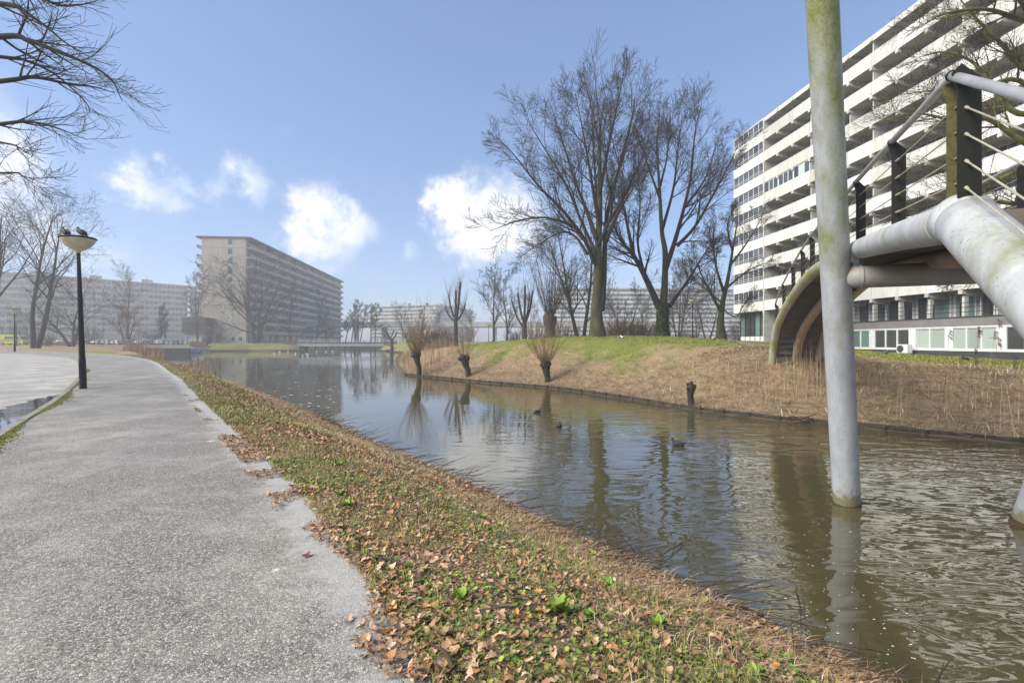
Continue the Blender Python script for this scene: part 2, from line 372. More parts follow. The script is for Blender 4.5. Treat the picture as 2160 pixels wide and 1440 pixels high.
def mat_paint(name, c, moss=.5, rise=0.0, rough=.45, green=1.0):
    """weathered pale paint: speckles, run-off streaks, patches of green algae"""
    m, N, L, b = nodes_of(name); b.inputs['Roughness'].default_value = rough
    pos = N.new('ShaderNodeNewGeometry').outputs['Position']
    d = noise(N, L, 5, 8, .7, pos, (1, 1, .35)); col = ramp(N, L, d.outputs['Fac'], [(.3, tuple(x * .72 for x in c)), (.6, c)])
    vo = noise(N, L, 55, 2, .4, pos); sp = ramp(N, L, vo.outputs['Fac'], [(.69, (0, 0, 0)), (.72, (1, 1, 1))])
    col = mixc(N, L, sp, col, tuple(x * .33 for x in c))
    mo = noise(N, L, 1.5, 9, .7, pos, (1, 1, .5)); 
    mf = mo.outputs['Fac']
    if rise:                       # algae grow thicker on the upper, wetter part
        sz = N.new('ShaderNodeSeparateXYZ'); L.new(pos, sz.inputs[0]); ma = N.new('ShaderNodeMath'); ma.operation = 'MULTIPLY_ADD'; L.new(sz.outputs['Z'], ma.inputs[0]); ma.inputs[1].default_value = rise; L.new(mf, ma.inputs[2]); mf = ma.outputs[0]
    k = ramp(N, L, mf, [(.72 - .3 * moss, (0, 0, 0)), (.98 - .3 * moss, (1, 1, 1))])
    gr = noise(N, L, 30, 3, .6, pos); gc = ramp(N, L, gr.outputs['Fac'], [(.3, (.085 * green, .095 * green, .02)), (.7, (.20 * green, .215 * green, .045))])
    col = mixc(N, L, k, col, gc)
    if rise:                       # ragged tide mark just above the water
        tz = N.new('ShaderNodeMapRange'); tz.inputs['From Min'].default_value = -1.12; tz.inputs['From Max'].default_value = -.70; tz.inputs['To Min'].default_value = .62; tz.inputs['To Max'].default_value = 0
        L.new(sz.outputs['Z'], tz.inputs['Value']); tn = noise(N, L, 9, 6, .7, pos); ta = N.new('ShaderNodeMath'); L.new(tz.outputs[0], ta.inputs[0]); L.new(tn.outputs['Fac'], ta.inputs[1])
        tk = ramp(N, L, ta.outputs[0], [(.72, (0, 0, 0)), (.95, (.9, .9, .9))]); col = mixc(N, L, tk, col, mixc(N, L, gr.outputs['Fac'], (.07, .05, .02), (.20, .19, .07)))
    L.new(col, b.inputs['Base Color'])
    bump(N, L, b, gr.outputs['Fac'], .15, .006)
    return m
def mat_panel(name, clean, dirty, streak=.6):
    """painted concrete parapet with vertical run-off streaks; every panel weathered a little differently"""
    m, N, L, b = nodes_of(name); b.inputs['Roughness'].default_value = .8
    pos = N.new('ShaderNodeNewGeometry').outputs['Position']
    d = noise(N, L, 2.2, 7, .65, pos, (1, 1, .18)); g = noise(N, L, .35, 3, .5, pos)
    oi = N.new('ShaderNodeObjectInfo')
    ad = N.new('ShaderNodeMath'); ad.operation = 'MULTIPLY_ADD'; L.new(oi.outputs['Random'], ad.inputs[0]); ad.inputs[1].default_value = .3
    L.new(d.outputs['Fac'], ad.inputs[2])
    col = ramp(N, L, ad.outputs[0], [(.45, clean), (.85, tuple(a * (1 - streak) + q * streak for a, q in zip(clean, dirty))), (1.0, dirty)])
    L.new(col, b.inputs['Base Color']); bump(N, L, b, d.outputs['Fac'], .1, .01)
    return m
def mat_glass(name, tint, rough=.05, objrand=.5):
    m, N, L, b = nodes_of(name); b.inputs['Roughness'].default_value = rough; b.inputs['Specular IOR Level'].default_value = .8
    oi = N.new('ShaderNodeObjectInfo'); col = mixc(N, L, oi.outputs['Random'], tuple(x * (1 - objrand) for x in tint), tuple(x * (1 + objrand) for x in tint))
    L.new(col, b.inputs['Base Color']); return m
def mat_leafy(name, rough=.7):
    m, N, L, b = nodes_of(name); b.inputs['Roughness'].default_value = rough; b.inputs['Specular IOR Level'].default_value = .3
    a = N.new('ShaderNodeAttribute'); a.attribute_name = 'Col'
    t = noise(N, L, 40, 3); c = mixc(N, L, .5, a.outputs['Color'], mixc(N, L, t.outputs['Fac'], (.5, .5, .5), (1.3, 1.3, 1.3)), 'MULTIPLY')
    L.new(c, b.inputs['Base Color']); return m

MAT = dict(
    ground=mat_ground(), path=mat_asphalt('path_asphalt', .285, .5, True), road=mat_asphalt('road_asphalt', .46, .36), water=mat_water(),  # road: tone raised to put glare into the asphalt colour
    kerb=M('kerb_concrete', (.26, .25, .22), (.15, .14, .11), 6, .85, bmp=.3), mossy=M('moss', (.20, .21, .03), (.09, .10, .02), 20, .95),
    tube=mat_paint('bridge_paint', (.41, .42, .43), .64), pylon=mat_paint('pylon_paint', (.34, .355, .38), .42, .05), mossy_tube=mat_paint('algae_paint', (.42, .40, .34), 1.1, green=1.6),
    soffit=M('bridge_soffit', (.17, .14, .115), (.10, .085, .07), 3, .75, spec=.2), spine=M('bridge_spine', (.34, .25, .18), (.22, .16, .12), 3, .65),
    dark_steel=M('black_steel', (.010, .010, .010), (.018, .019, .013), 6, .5, bmp=.05, spec=.2), mossy_steel=M('mossy_steel', (.10, .095, .03), (.05, .045, .022), 30, .8),
    rail=M('stainless_rail', (.50, .49, .47), (.36, .35, .33), 8, .38, .55), cable=M('stay_cable', (.42, .39, .30), (.3, .28, .2), 15, .55, .2),
    black=M('black_paint', (.009, .009, .010), (.015, .013, .013), 12, .5, spec=.25), lamp_bowl=M('lamp_bowl', (.60, .55, .42), (.45, .40, .29), 5, .35),
    panel=mat_panel('balcony_concrete', (.68, .68, .66), (.42, .41, .34)), panel_old=mat_panel('weathered_concrete', (.52, .51, .475), (.33, .32, .26)),
    beam=M('beam_concrete', (.50, .49, .46), (.36, .35, .31), 2, .8), ceil=M('slab_concrete', (.50, .46, .40), (.38, .345, .29), 1.2, .85),
    rear=M('rear_wall', (.38, .355, .31), (.27, .25, .21), 1.5, .85), cream=M('cream_frame', (.42, .42, .28), (.32, .32, .2), 3, .6), white=M('white_frame', (.66, .67, .67), (.55, .56, .56), 3, .5),
    glass=mat_glass('dark_glass', (.045, .048, .048)), curtain=mat_glass('curtain_glass', (.33, .38, .34), .12, .3), teal=mat_glass('teal_curtain', (.13, .19, .18), .12, .4), winter=mat_glass('balcony_glass', (.06, .065, .065), .08, .5),
    fascia=M('grey_fascia', (.19, .18, .175), (.15, .14, .135), 1.5, .7), plinth=M('dark_plinth', (.05, .05, .055), (.035, .035, .04), 3, .8),
    gable=M('gable_concrete', (.35, .305, .255), (.27, .235, .195), .5, .9, c3=(.39, .34, .29), stretch=(1, 1, .3)), far=M('far_concrete', (.42, .41, .38), (.32, .315, .29), .3, .9),
    bark=M('bark', (.040, .033, .024), (.018, .015, .011), 5, .95, bmp=.6, stretch=(1, 1, .25)), green_bark=M('algae_bark', (.075, .070, .032), (.028, .024, .014), 3, .95, bmp=.6, stretch=(1, 1, .3)),
    twig=M('twig', (.042, .032, .024), (.024, .018, .014), 6, .9), twig_brown=M('brown_twig', (.065, .046, .032), (.034, .024, .017), 6, .9), twig_pale=M('pale_twig', (.16, .125, .085), (.09, .07, .048), 5, .9),
    willow=M('willow_shoot', (.20, .125, .045), (.11, .065, .025), 4, .75), moss_branch=M('mossy_branch', (.12, .125, .025), (.04, .034, .018), 2.6, .95, bmp=.4, c3=(.17, .18, .035)),
    timber=M('wet_timber', (.035, .028, .02), (.018, .014, .01), 5, .8, bmp=.4), leafy=mat_leafy('leaves'), ivy=mat_leafy('ivy', .5), blade=mat_leafy('blades', .8),
    bird_dark=M('dark_plumage', (.02, .02, .024), (.035, .035, .042), 30, .6), bird_grey=M('grey_plumage', (.12, .125, .14), (.06, .06, .07), 20, .6), bird_white=M('white_plumage', (.8, .8, .78), (.65, .65, .63), 20, .6), beak=M('pale_beak', (.55, .5, .42), (.4, .35, .3), 10, .5),
    cross=M('stained_shaded_paint', (.27, .25, .23), (.15, .13, .115), 2.5, .6, c3=(.34, .33, .32)), rust=M('rusty_iron', (.085, .042, .02), (.035, .022, .014), 14, .9, bmp=.3), foam=M('foam_fleck', (.7, .7, .66), (.5, .5, .46), 10, .8),  # cross: paint stains plus shade from the deck, mixed into the colour
    rubber=M('rubber', (.015, .015, .015), None, 5, .8), chrome=M('wheel_rim', (.4, .4, .4), None, 5, .35, .8), headlamp=M('lamp_glass', (.7, .7, .68), None, 5, .15), tail=M('tail_lamp', (.35, .02, .02), None, 5, .25),
    brick_brown=M('brown_cladding', (.17, .105, .07), (.11, .07, .05), 2, .85), dirt=M('footpath_gravel', (.19, .175, .16), (.12, .11, .10), 5, .9), skin=M('skin', (.45, .28, .2), None, 5, .6), white_cloth=M('white_cloth', (.75, .75, .73), (.6, .6, .6), 20, .9), dark_cloth=M('dark_cloth', (.03, .03, .04), None, 20, .9),
    haze_red=M('red_graffiti', (.35, .06, .05), None, 3, .8), shrub_red=M('dogwood_twig', (.16, .075, .045), (.09, .045, .03), 4, .9),
)

# ---------------------------------------------------------------- terrain
WATER_Z = -1.14
NEAR = [(60, -14), (30, -9), (16, -5.2), (9, -2), (5.4, .7), (3.7, 2.8), (2.92, 3.72), (2.16, 4.86), (1.54, 5.62), (.64, 6.82), (-.54, 8.5), (-2.1, 10.58), (-4.0, 12.95),
        (-6.6, 16.6), (-12.3, 23.6), (-18, 30.5), (-28.7, 42), (-46, 62), (-59, 79), (-68, 92), (-74, 97.2)]
FAR = [(-71, 100), (-75, 110), (-81, 121), (-85, 130), (-80, 133), (-70, 133.5), (-60, 134), (-64, 160), (-66, 200), (-52, 200), (-45, 160), (-38, 136), (-33, 128), (-26, 112), (-17.5, 72), (-12.5, 52), (-9.4, 42)]
RIGHT = [(-8.8, 39), (-3.5, 33), (1.96, 28), (5.1, 23.2), (7.1, 19.3), (8.8, 16.9), (10.5, 15.6), (11.8, 14.4), (13.8, 12.7), (20, 10.4), (34, 7), (60, 2)]
right_dense = spline(RIGHT, 10); near_dense = spline(NEAR, 8)
POLY = np.vstack([near_dense, np.array(FAR), right_dense])
PA, PB = POLY, np.roll(POLY, -1, axis=0)
def shore_dist(x, y):           # signed distance to the shoreline, positive on land
    x = np.asarray(x, float).ravel(); y = np.asarray(y, float).ravel()
    best = np.full(x.shape, 1e18); ins = np.zeros(x.shape, bool)
    for (ax, ay), (bx, by) in zip(PA, PB):
        dx, dy = bx - ax, by - ay; L2 = dx * dx + dy * dy + 1e-12
        t = np.clip(((x - ax) * dx + (y - ay) * dy) / L2, 0, 1)
        best = np.minimum(best, (x - ax - t * dx) ** 2 + (y - ay - t * dy) ** 2)
        if by != ay:
            c = ((ay > y) != (by > y)) & (x < dx * (y - ay) / (by - ay) + ax); ins ^= c
    d = np.sqrt(best); return np.where(ins, -d, d)
def curve_x(pts):               # x as a function of y along a smooth curve
    s = spline(pts, 14); return (lambda y, a=s[:, 1].copy(), b=s[:, 0].copy(): np.interp(y, a, b))
left_x = curve_x([(3.3, -9), (.6, -4), (-2.2, 0), (-3.75, 2), (-6.3, 5), (-8.64, 8), (-14.6, 15.7), (-22.6, 25), (-35, 38), (-47, 47.5), (-60, 55), (-85, 62), (-130, 70)])
right_x = curve_x([(6.2, -9), (3.3, -4), (.95, 0), (-.20, 2), (-1.12, 3.47), (-2.45, 5.33), (-5.62, 9.4), (-10.2, 15.2), (-15.4, 21.7), (-29, 37.5), (-45, 51), (-70, 64.6), (-95, 71), (-130, 76)])
mid_x = lambda y: np.interp(y, [-20, -5, 0, 5, 9, 13, 20, 28, 39, 68, 110, 150, 300], [60, 44, 30, 18, 11, 5.5, -1, -7, -16, -32, -46, -52, -56])
def sstep(t): t = np.clip(t, 0, 1); return t * t * (3 - 2 * t)
def base_z(y): return .0083 * np.clip(np.asarray(y, float) - 12, 0, 150)
def wob(x, y):                  # gentle unevenness
    return (np.sin(x * .9 + 1.3 * np.sin(y * .7)) * np.sin(y * 1.1 + .8 * np.sin(x * .6)) + .5 * np.sin(2.7 * x + y) * np.sin(2.3 * y - .6 * x))
def land(x, y):                 # ground without the bed cut for path and road, plus distance to the shore
    x = np.asarray(x, float).ravel(); y = np.asarray(y, float).ravel()
    d = shore_dist(x, y); rt = x > mid_x(y)
    g = lambda cx, cy, sx, sy: np.exp(-.5 * (((x - cx) / sx) ** 2 + ((y - cy) / sy) ** 2))
    tr = .15 + .0083 * np.clip(y, -20, 160) + 1.5 * g(8, 37, 12, 10.5) + 1.15 * g(25, 64, 13, 13) + .45 * g(12.3, 21.5, 3, 3) - .2 * g(30, 40, 6, 12)
    t = np.where(rt, tr, base_z(y))
    wdt = np.where(rt, np.where(y > 45, 4.0, 6.5), np.where(y > 60, 5.0, 2.9))
    u = np.clip(d / wdt, 0, 1); k = .35 * u + .65 * sstep(u)
    h = -1.06 + (t + 1.06) * k
    h = h + wob(x * 1.7, y * 1.7) * np.where(rt, .035, .02) * np.clip(d, 0, 1) * (np.hypot(x, y) < 120)
    h = np.where(d < 0, -1.06 - 1.2 * np.clip(-d / 2.2, 0, 1), h)
    return h, d
def height(x, y):
    h, d = land(x, y); x = np.asarray(x, float).ravel(); y = np.asarray(y, float).ravel()
    bed = (x < right_x(y) - .04) & (x > left_x(y) - 7.4) & (y < 76) & (y > -9)
    return np.where(bed, base_z(y) - .32, h)
def hz(x, y): return float(land([x], [y])[0][0])
def on(px, Y): x = (px - 1080) / FPX * Y; return Vector((x, Y, hz(x, Y)))

def build_ground():
    th = np.concatenate([np.linspace(-180, -72, 50, endpoint=False), np.linspace(-72, 72, 340, endpoint=False), np.linspace(72, 180, 50, endpoint=False)]) * np.pi / 180
    rr = np.concatenate([[.02], np.geomspace(.6, 60, 175), np.geomspace(62, 330, 40), np.geomspace(360, 5000, 18)])
    Tg, Rg = np.meshgrid(th, rr); x = (np.sin(Tg) * Rg).ravel(); y = (np.cos(Tg) * Rg).ravel()
    z = height(x, y); d = shore_dist(x, y); rt = x > mid_x(y)
    straw = np.where(rt, np.where(y < 60, .62 - .16 * np.clip(d - 2.3 - .7 * np.sin(x * .8), 0, 12), .2), .2)
    straw = np.where(rt & (y < 26) & (x > 9), .62 - .12 * np.clip(d - 5.5, 0, 12), straw)
    straw = np.where(~rt & (d < 4) & (y < 60), .62, straw); straw = np.where((~rt) & (y > 60) & (y < 100) & (x < -50), .5, straw)
    mud = np.clip(1 - d / .35, 0, 1)
    col = np.stack([np.clip(straw, 0, 1), mud, np.zeros_like(mud)], 1)
    n = len(th); i, k = np.meshgrid(np.arange(len(rr) - 1), np.arange(n), indexing='ij'); k2 = (k + 1) % n
    q = np.stack([i * n + k, i * n + k2, (i + 1) * n + k2, (i + 1) * n + k], -1).reshape(-1, 4)[:, ::-1]
    me = mesh_np('ground', np.stack([x, y, z], 1), [q], True, col)
    tag(obj('ground', me, MAT['ground']), 'brown and green grassy park ground around the pond', kind='structure')
build_ground()
def fill_between(name, fa, fb, y0, y1, ny, nx, dz, mat, curve=0.0):
    ys = np.linspace(y0, y1, ny) if y1 < 20 else y0 + (y1 - y0) * np.linspace(0, 1, ny) ** 1.6
    xa, xb = fa(ys), fb(ys); t = np.linspace(0, 1, nx)
    X = xa[:, None] + (xb - xa)[:, None] * t[None]; Y = np.repeat(ys[:, None], nx, 1)
    Z = base_z(Y) + dz + curve * (1 - (2 * t[None] - 1) ** 2)
    i, k = np.meshgrid(np.arange(ny - 1), np.arange(nx - 1), indexing='ij'); a = i * nx + k
    q = np.stack([a, a + 1, a + nx + 1, a + nx], -1).reshape(-1, 4)
    e = np.clip(1 - (xb - xa)[:, None] * (1 - t[None]) / 1.6, 0, 1) * .62     # 0.62 at the right edge, 0 further in than 1.6 m
    return obj(name, mesh_np(name, np.stack([X, Y, Z], -1).reshape(-1, 3), [q], True, np.repeat(e.reshape(-1, 1), 3, 1)), mat)
path = tag(fill_between('path', lambda y: left_x(y) + .02, right_x, -8.9, 75, 150, 24, 0.0, MAT['path'], .02), 'light grey wet asphalt footpath curving away along the water', kind='structure')
road = tag(fill_between('road', lambda y: left_x(y) - 7.4, lambda y: left_x(y) - .13, -8.9, 70, 120, 10, -.13, MAT['road'], .02), 'wet pale asphalt road left of the footpath', kind='structure')

def stones_along(parent, name, fx, y0, y1, ln, w, top, dep, side, mat):
    """separate kerb stones laid end to end along a curve x = fx(y); side -1 = left of the curve"""
    ys = np.linspace(y0, y1, 4000); xs = fx(ys); s = np.concatenate([[0], np.cumsum(np.hypot(np.diff(xs), np.diff(ys)))])
    me = MB().box(-ln / 2 + .006, ln / 2 - .006, -w / 2, w / 2, -dep, 0, .012).mesh(name)
    me.materials.append(mat)
    for k in range(int(s[-1] / ln)):
        sm = (k + .5) * ln; x, y = np.interp(sm, s, xs), np.interp(sm, s, ys); x1, y1_ = np.interp(sm + .2, s, xs), np.interp(sm + .2, s, ys)
        a = math.atan2(y1_ - y, x1 - x); nx, ny = -math.sin(a), math.cos(a)
        off = w / 2 * (1 if side < 0 else -1)
        o = obj(name, me, None, parent, (x + nx * off, y + ny * off, float(base_z(y)) + top + random.uniform(-.006, .004)), (0, random.uniform(-.004, .004), a + random.uniform(-.006, .006)))
kerb = empty('kerb', (0, 0, 0), label='grey concrete kerb stones between the road and the footpath', kind='structure')
stones_along(kerb, 'kerb_stone', lambda y: left_x(y) + .02, -3, 62, 1.0, .15, .012, .3, -1, MAT['kerb'])
edging = empty('path_edging', (0, 0, 0), label='flat concrete edging stones sunk beside the footpath', kind='structure')
stones_along(edging, 'edging_stone', lambda y: right_x(y) + .01, -2, 20, .8, .16, -.012, .2, 1, MAT['kerb'])

# pond and channel water, one sheet; the ground dips below it
wat = MB().add([(-140, -30, WATER_Z), (80, -30, WATER_Z), (80, 260, WATER_Z), (-140, 260, WATER_Z)], [(0, 1, 2, 3)])
tag(wat.build('water', MAT['water']), 'dark still pond water with ripples and mirror reflections', kind='structure')
def build_puddle():
    m, N, L, b = nodes_of('puddle_water'); b.inputs['Base Color'].default_value = (.03, .03, .03, 1); b.inputs['Roughness'].default_value = .02
    bump(N, L, b, noise(N, L, 3, 2).outputs['Fac'], .15, .01)
    ys = np.linspace(5.2, 15.2, 60); t = (ys - ys[0]) / (ys[-1] - ys[0])
    wdt = (.15 + 1.15 * np.sin(np.pi * t) ** .8) + .12 * np.sin(ys * 5.1) * np.sin(np.pi * t) + .07 * np.sin(ys * 11.7)
    xr = left_x(ys) - .131; xl = xr - np.maximum(wdt, .03)
    z = base_z(ys) - .13 + .014
    v = np.concatenate([np.stack([xl, ys, z], 1), np.stack([xr, ys, z], 1)]); n = len(ys)
    q = np.array([(i, n + i, n + i + 1, i + 1) for i in range(n - 1)])
    tag(obj('puddle', mesh_np('puddle', v, [q]), m), 'rainwater puddle lying against the kerb on the road', kind='structure')
build_puddle()

# timber revetment along the far bank: boards with stake tops
rev = empty('bank_revetment', (1.96, 28, WATER_Z), label='low dark timber edging along the waterline of the far bank', cat='revetment')
def build_revetment():
    s = np.concatenate([[0], np.cumsum(np.hypot(*np.diff(right_dense, axis=0).T))]); total = np.interp(22, right_dense[:, 0], s)
    k = 0.0
    while k < total:
        a = np.array([np.interp(k, s, right_dense[:, i]) for i in (0, 1)]); b = np.array([np.interp(min(k + 1.9, total), s, right_dense[:, i]) for i in (0, 1)])
        zt = WATER_Z + .15 + random.uniform(-.02, .02)
        m = MB().bar((a[0], a[1], zt - .15), (b[0], b[1], zt - .15), .05, .3)
        m.wbuild('board', MAT['timber'], rev)
        for f in (.1, .6):
            c = a + (b - a) * f
            MB().rod([(c[0] - .03, c[1] - .05, WATER_Z - .5), (c[0] - .03 + random.uniform(-.02, .02), c[1] - .05, zt + random.uniform(-.03, .06))], .045, 6).wbuild('stake', MAT['timber'], rev)
        k += 1.93
build_revetment()
frev = empty('bank_revetment', (-76, 133, WATER_Z), label='dark timber edging along the far shore below the apartment block', cat='revetment')
for (ax, ay), (bx, by) in zip(FAR[1:6], FAR[2:7]):
    n = max(1, int(math.hypot(bx - ax, by - ay) / 5))
    for k in range(n):
        f0, f1 = k / n, (k + 1) / n - .004
        MB().bar((ax + (bx - ax) * f0, ay + (by - ay) * f0, WATER_Z + .1), (ax + (bx - ax) * f1, ay + (by - ay) * f1, WATER_Z + .1), .12, .55).wbuild('board', MAT['timber'], frev)
prev_ = empty('bank_revetment', (-35, 130, WATER_Z), label='dark timber edging of the spit right of the white-railed bridge', cat='revetment')
for (ax, ay), (bx, by) in zip(FAR[11:14], FAR[12:15]):
    n = max(1, int(math.hypot(bx - ax, by - ay) / 5))
    for k in range(n):
        f0, f1 = k / n, (k + 1) / n - .004
        MB().bar((ax + (bx - ax) * f0, ay + (by - ay) * f0, WATER_Z + .1), (ax + (bx - ax) * f1, ay + (by - ay) * f1, WATER_Z + .1), .12, .5).wbuild('board', MAT['timber'], prev_)
# trodden path over the mound to the bridge foot
def draped_strip(name, pts, w, mat, label):
    c = spline(pts, 16); t = np.gradient(c, axis=0); t /= np.linalg.norm(t, axis=1, keepdims=True); nrm = np.stack([-t[:, 1], t[:, 0]], 1)
    cols = [c + nrm * (w / 2 * f) for f in np.linspace(-1, 1, 5)]
    X = np.stack([k[:, 0] for k in cols], 1); Y = np.stack([k[:, 1] for k in cols], 1)
    Z = land(X.ravel(), Y.ravel())[0].reshape(X.shape) + .03; n, mm = X.shape
    i, k = np.meshgrid(np.arange(n - 1), np.arange(mm - 1), indexing='ij'); a = i * mm + k
    q = np.stack([a, a + 1, a + mm + 1, a + mm], -1).reshape(-1, 4)
    tag(obj(name, mesh_np(name, np.stack([X, Y, Z], -1).reshape(-1, 3), [q], True), mat), label, kind='structure')
draped_strip('gravel_path', [(14.0, 47), (15.2, 42), (15.6, 36), (15.0, 30), (13.6, 24.5), (12.9, 21.8)], 1.3, MAT['dirt'], 'narrow grey path over the mound to the footbridge')
draped_strip('park_path', [(-20, 96), (-12, 97), (-4, 99), (6, 103)], 2.0, MAT['dirt'], 'pale park path on the lawn behind the pollard willows')
draped_strip('cycle_path', [(-140, 78), (-110, 84), (-88, 92), (-75, 97)], 3.0, MAT['dirt'], 'pale path leading to the left road bridge')

# ---------------------------------------------------------------- the near apartment block (right)
def right_block():
    B = empty('apartment_block', (31.0, 66.0, 0), math.atan2(-.9959, .0906), 'long white apartment block with stacked concrete balconies right of the pond', 'building')
    S0, BAY, NB, NL, Z0, PH = 6.7, 2.65, 17, 9, 5.5, 2.66
    S1 = S0 + BAY * NB
    top = Z0 + NL * PH
    MB().box(.0, S1, 1.72, 12.5, -.6, top - .1).build('core_wall', MAT['rear'], B)
    MB().box(-.1, S1 + .1, .02, 12.7, top - .02, top + .10).build('roof', MAT['panel_old'], B)
    fas = MB().box(.012, BAY - .012, -.10, .02, 0, .52).mesh('roof_panel'); fas.materials.append(MAT['panel_old'])
    pan = MB().box(.014, BAY - .014, -.10, -.01, 0, 1.22, .012).mesh('balcony_panel'); pan.materials.append(MAT['panel'])
    pan_old = pan.copy(); pan_old.materials.clear(); pan_old.materials.append(MAT['panel_old'])
    hand = MB().bar((.02, -.055, 0), (BAY - .02, -.055, 0), .05, .03).mesh('handrail'); hand.materials.append(MAT['white'])
    beam = MB().prism([(-.16, -.02), (1.70, -.02), (1.70, -.52), (.5, -.46), (-.16, -.34)], 'x', -.15, .15).mesh('beam'); beam.materials.append(MAT['beam'])
    fin = MB().box(-.06, .06, .1, 1.70, .0, PH - .23).mesh('partition'); fin.materials.append(MAT['beam'])
    # back windows: a frame with a door and a wide pane
    fr = MB()
    for a, b_, c, d in ((.18, 2.46, 2.02, 2.12), (.18, .27, .05, 2.12), (2.37, 2.46, .05, 2.12), (.98, 1.07, .05, 2.12), (1.7, 1.77, .75, 2.12), (1.07, 2.37, .70, .78), (.18, .98, 1.55, 1.61)):
        fr.box(a, b_, 1.62, 1.719, c, d)
    fr.box(1.07, 2.37, 1.66, 1.719, .05, .70)
    frame = fr.mesh('window_frame'); frame.materials.append(MAT['cream'])
    pane_a = MB().box(.27, .98, 1.69, 1.712, .05, 2.02).mesh('pane'); pane_b = MB().box(1.07, 2.37, 1.69, 1.712, .78, 2.02).mesh('pane')
    mats = [MAT['glass']] * 4 + [MAT['curtain']] * 2 + [MAT['teal'], MAT['winter'], MAT['winter']]
    panes = {}
    for nm, src in (('a', pane_a), ('b', pane_b)):
        for i, mt in enumerate(set(mats)):
            c = src.copy(); c.materials.append(mt); panes[nm, mt.name] = c
    for l in range(NL):
        z = Z0 + l * PH
        MB().box(S0 - .05, S1, -.005, 1.715, z - .005, z + .2).build('floor_slab', MAT['ceil'], B)
        for k in range(NB):
            s = S0 + k * BAY
            old = (l >= 6 and k < 9) and random.random() < .85 or (l >= 4 and random.random() < .3)
            obj('balcony_panel', pan_old if old else pan, None, B, (s, random.uniform(-.008, .008), z - .02 + random.uniform(-.006, .006)))
            obj('handrail', hand, None, B, (s, .012, z + 1.245))
            obj('beam', beam, None, B, (s, 0, z))
            if (k % 3 == 0 and k) or random.random() < .12: obj('partition', fin, None, B, (s, 0, z + .2))
            w = obj('window', frame, None, B, (s, 0, z + .2), (0, 0, 0))
            obj('pane', panes['a', random.choice(mats).name], None, w); obj('pane', panes['b', random.choice(mats).name], None, w)
    for k in range(NB):
        s = S0 + k * BAY
        obj('roof_panel', fas, None, B, (s, random.uniform(-.006, .006), top - .40)); obj('beam', beam, None, B, (s, 0, top - .02))
    MB().box(S0, S1, -.0, 1.715, top - .22, top - .03).build('roof_soffit', MAT['ceil'], B)
    # glazed end bays
    band = MB().box(-.05, S0 - .02, -.12, .4, 0, 1.22).mesh('spandrel'); band.materials.append(MAT['panel'])
    gl = MB().box(0, S0 / 6 - .06, -.03, .0, 0, 1.38).mesh('glass_pane'); gl.materials.append(MAT['winter'])
    mul = MB().box(-.03, .03, -.08, .05, 0, 1.42).mesh('mullion'); mul.materials.append(MAT['white'])
    rl = MB().bar((0, -.16, 0), (S0 - .03, -.16, 0), .04, .04).mesh('guard_rail'); rl.materials.append(MAT['white'])
    for l in range(NL):
        z = Z0 + l * PH
        obj('spandrel', band, None, B, (0, 0, z - .02))
        for k in range(6):
            obj('glass_pane', gl, None, B, (k * S0 / 6 + .03, 0, z + 1.22)); obj('mullion', mul, None, B, (k * S0 / 6, 0, z + 1.21))
        for dz in (.18, .42): obj('guard_rail', rl, None, B, (0, .01, z + 1.2 + dz))
        MB().box(.0, S0 - .06, .41, 1.715, z + .1, z + .25).build('floor_slab', MAT['ceil'], B)
    MB().box(-.06, S0 - .01, -.125, .02, top - .05, top + .12).build('roof_panel', MAT['panel_old'], B)
    MB().box(S0 - .10, S0 + .10, -.14, 1.71, 1.0, top - .1).build('pier', MAT['beam'], B)
    # three balconies closed in with white windows
    for k in range(3):
        s = S0 + k * BAY; z = Z0 + 5 * PH + 1.26
        m = MB()
        for a in np.linspace(.05, BAY - .05, 4): m.box(a - .045, a + .045, -.07, .0, 0, 1.36)
        m.box(.05, BAY - .05, -.069, -.001, 0, .08); m.box(.05, BAY - .05, -.069, -.001, 1.28, 1.36)
        w = m.build('balcony_window', MAT['white'], B, loc=(s, .05, z))
        for a in range(3):
            d = (BAY - .1) / 3
            MB().box(.1 + a * d, a * d + d, -.035, -.015, .085, 1.275).build('pane', MAT['curtain' if (k, a) == (2, 1) else 'glass'], w)
    # lobby under the end bays
    zl = 1.55
    for k in range(6):
        s = k * S0 / 6
        MB().box(s + .05, s + S0 / 6 - .05, .9, .94, zl + .75, Z0 - .06).build('lobby_glass', MAT['winter' if k % 3 else 'teal'], B)
        MB().box(s - .05, s + .05, .84, 1.0, zl - .2, Z0 - .05).build('lobby_mullion', MAT['dark_steel'], B)
        MB().box(s + .06, s + S0 / 6 - .06, .86, .96, zl - .4, zl + .7).build('lobby_panel', MAT['white'], B)
    # terrace storey wall behind the low annex
    k = 0; s = S0 + .4
    while s < S1 - 3:
        wdt = random.choice((1.0, 1.3, 1.6)); m = MB()
        for a, b_, c, d in ((0, wdt, 0, .08), (0, wdt, 2.02, 2.1), (0, .07, .08, 2.02), (wdt - .07, wdt, .08, 2.02)): m.box(a, b_, 1.55, 1.715, c, d)
        w = m.build('terrace_window', MAT['white'], B, loc=(s, 0, 3.30))
        MB().box(.08, wdt - .08, 1.66, 1.70, .09, 2.01).build('pane', random.choice([MAT['glass'], MAT['curtain'], MAT['teal'], MAT['winter'], MAT['glass'], MAT['winter'], MAT['glass']]), w)
        s += wdt + random.choice((.12, .3, .5)); k += 1
    for k in range(2, NB): MB().box(-.09, .09, .1, .45, 3.28, Z0 - .5).build('column', MAT['beam'], B, loc=(S0 + k * BAY, 0, 0))
    # low annex with terrace
    AX0, AY = 14.0, -3.1
    MB().box(AX0, S1, AY + .25, 1.7, -.6, 3.05).build('annex_core', MAT['plinth'], B)
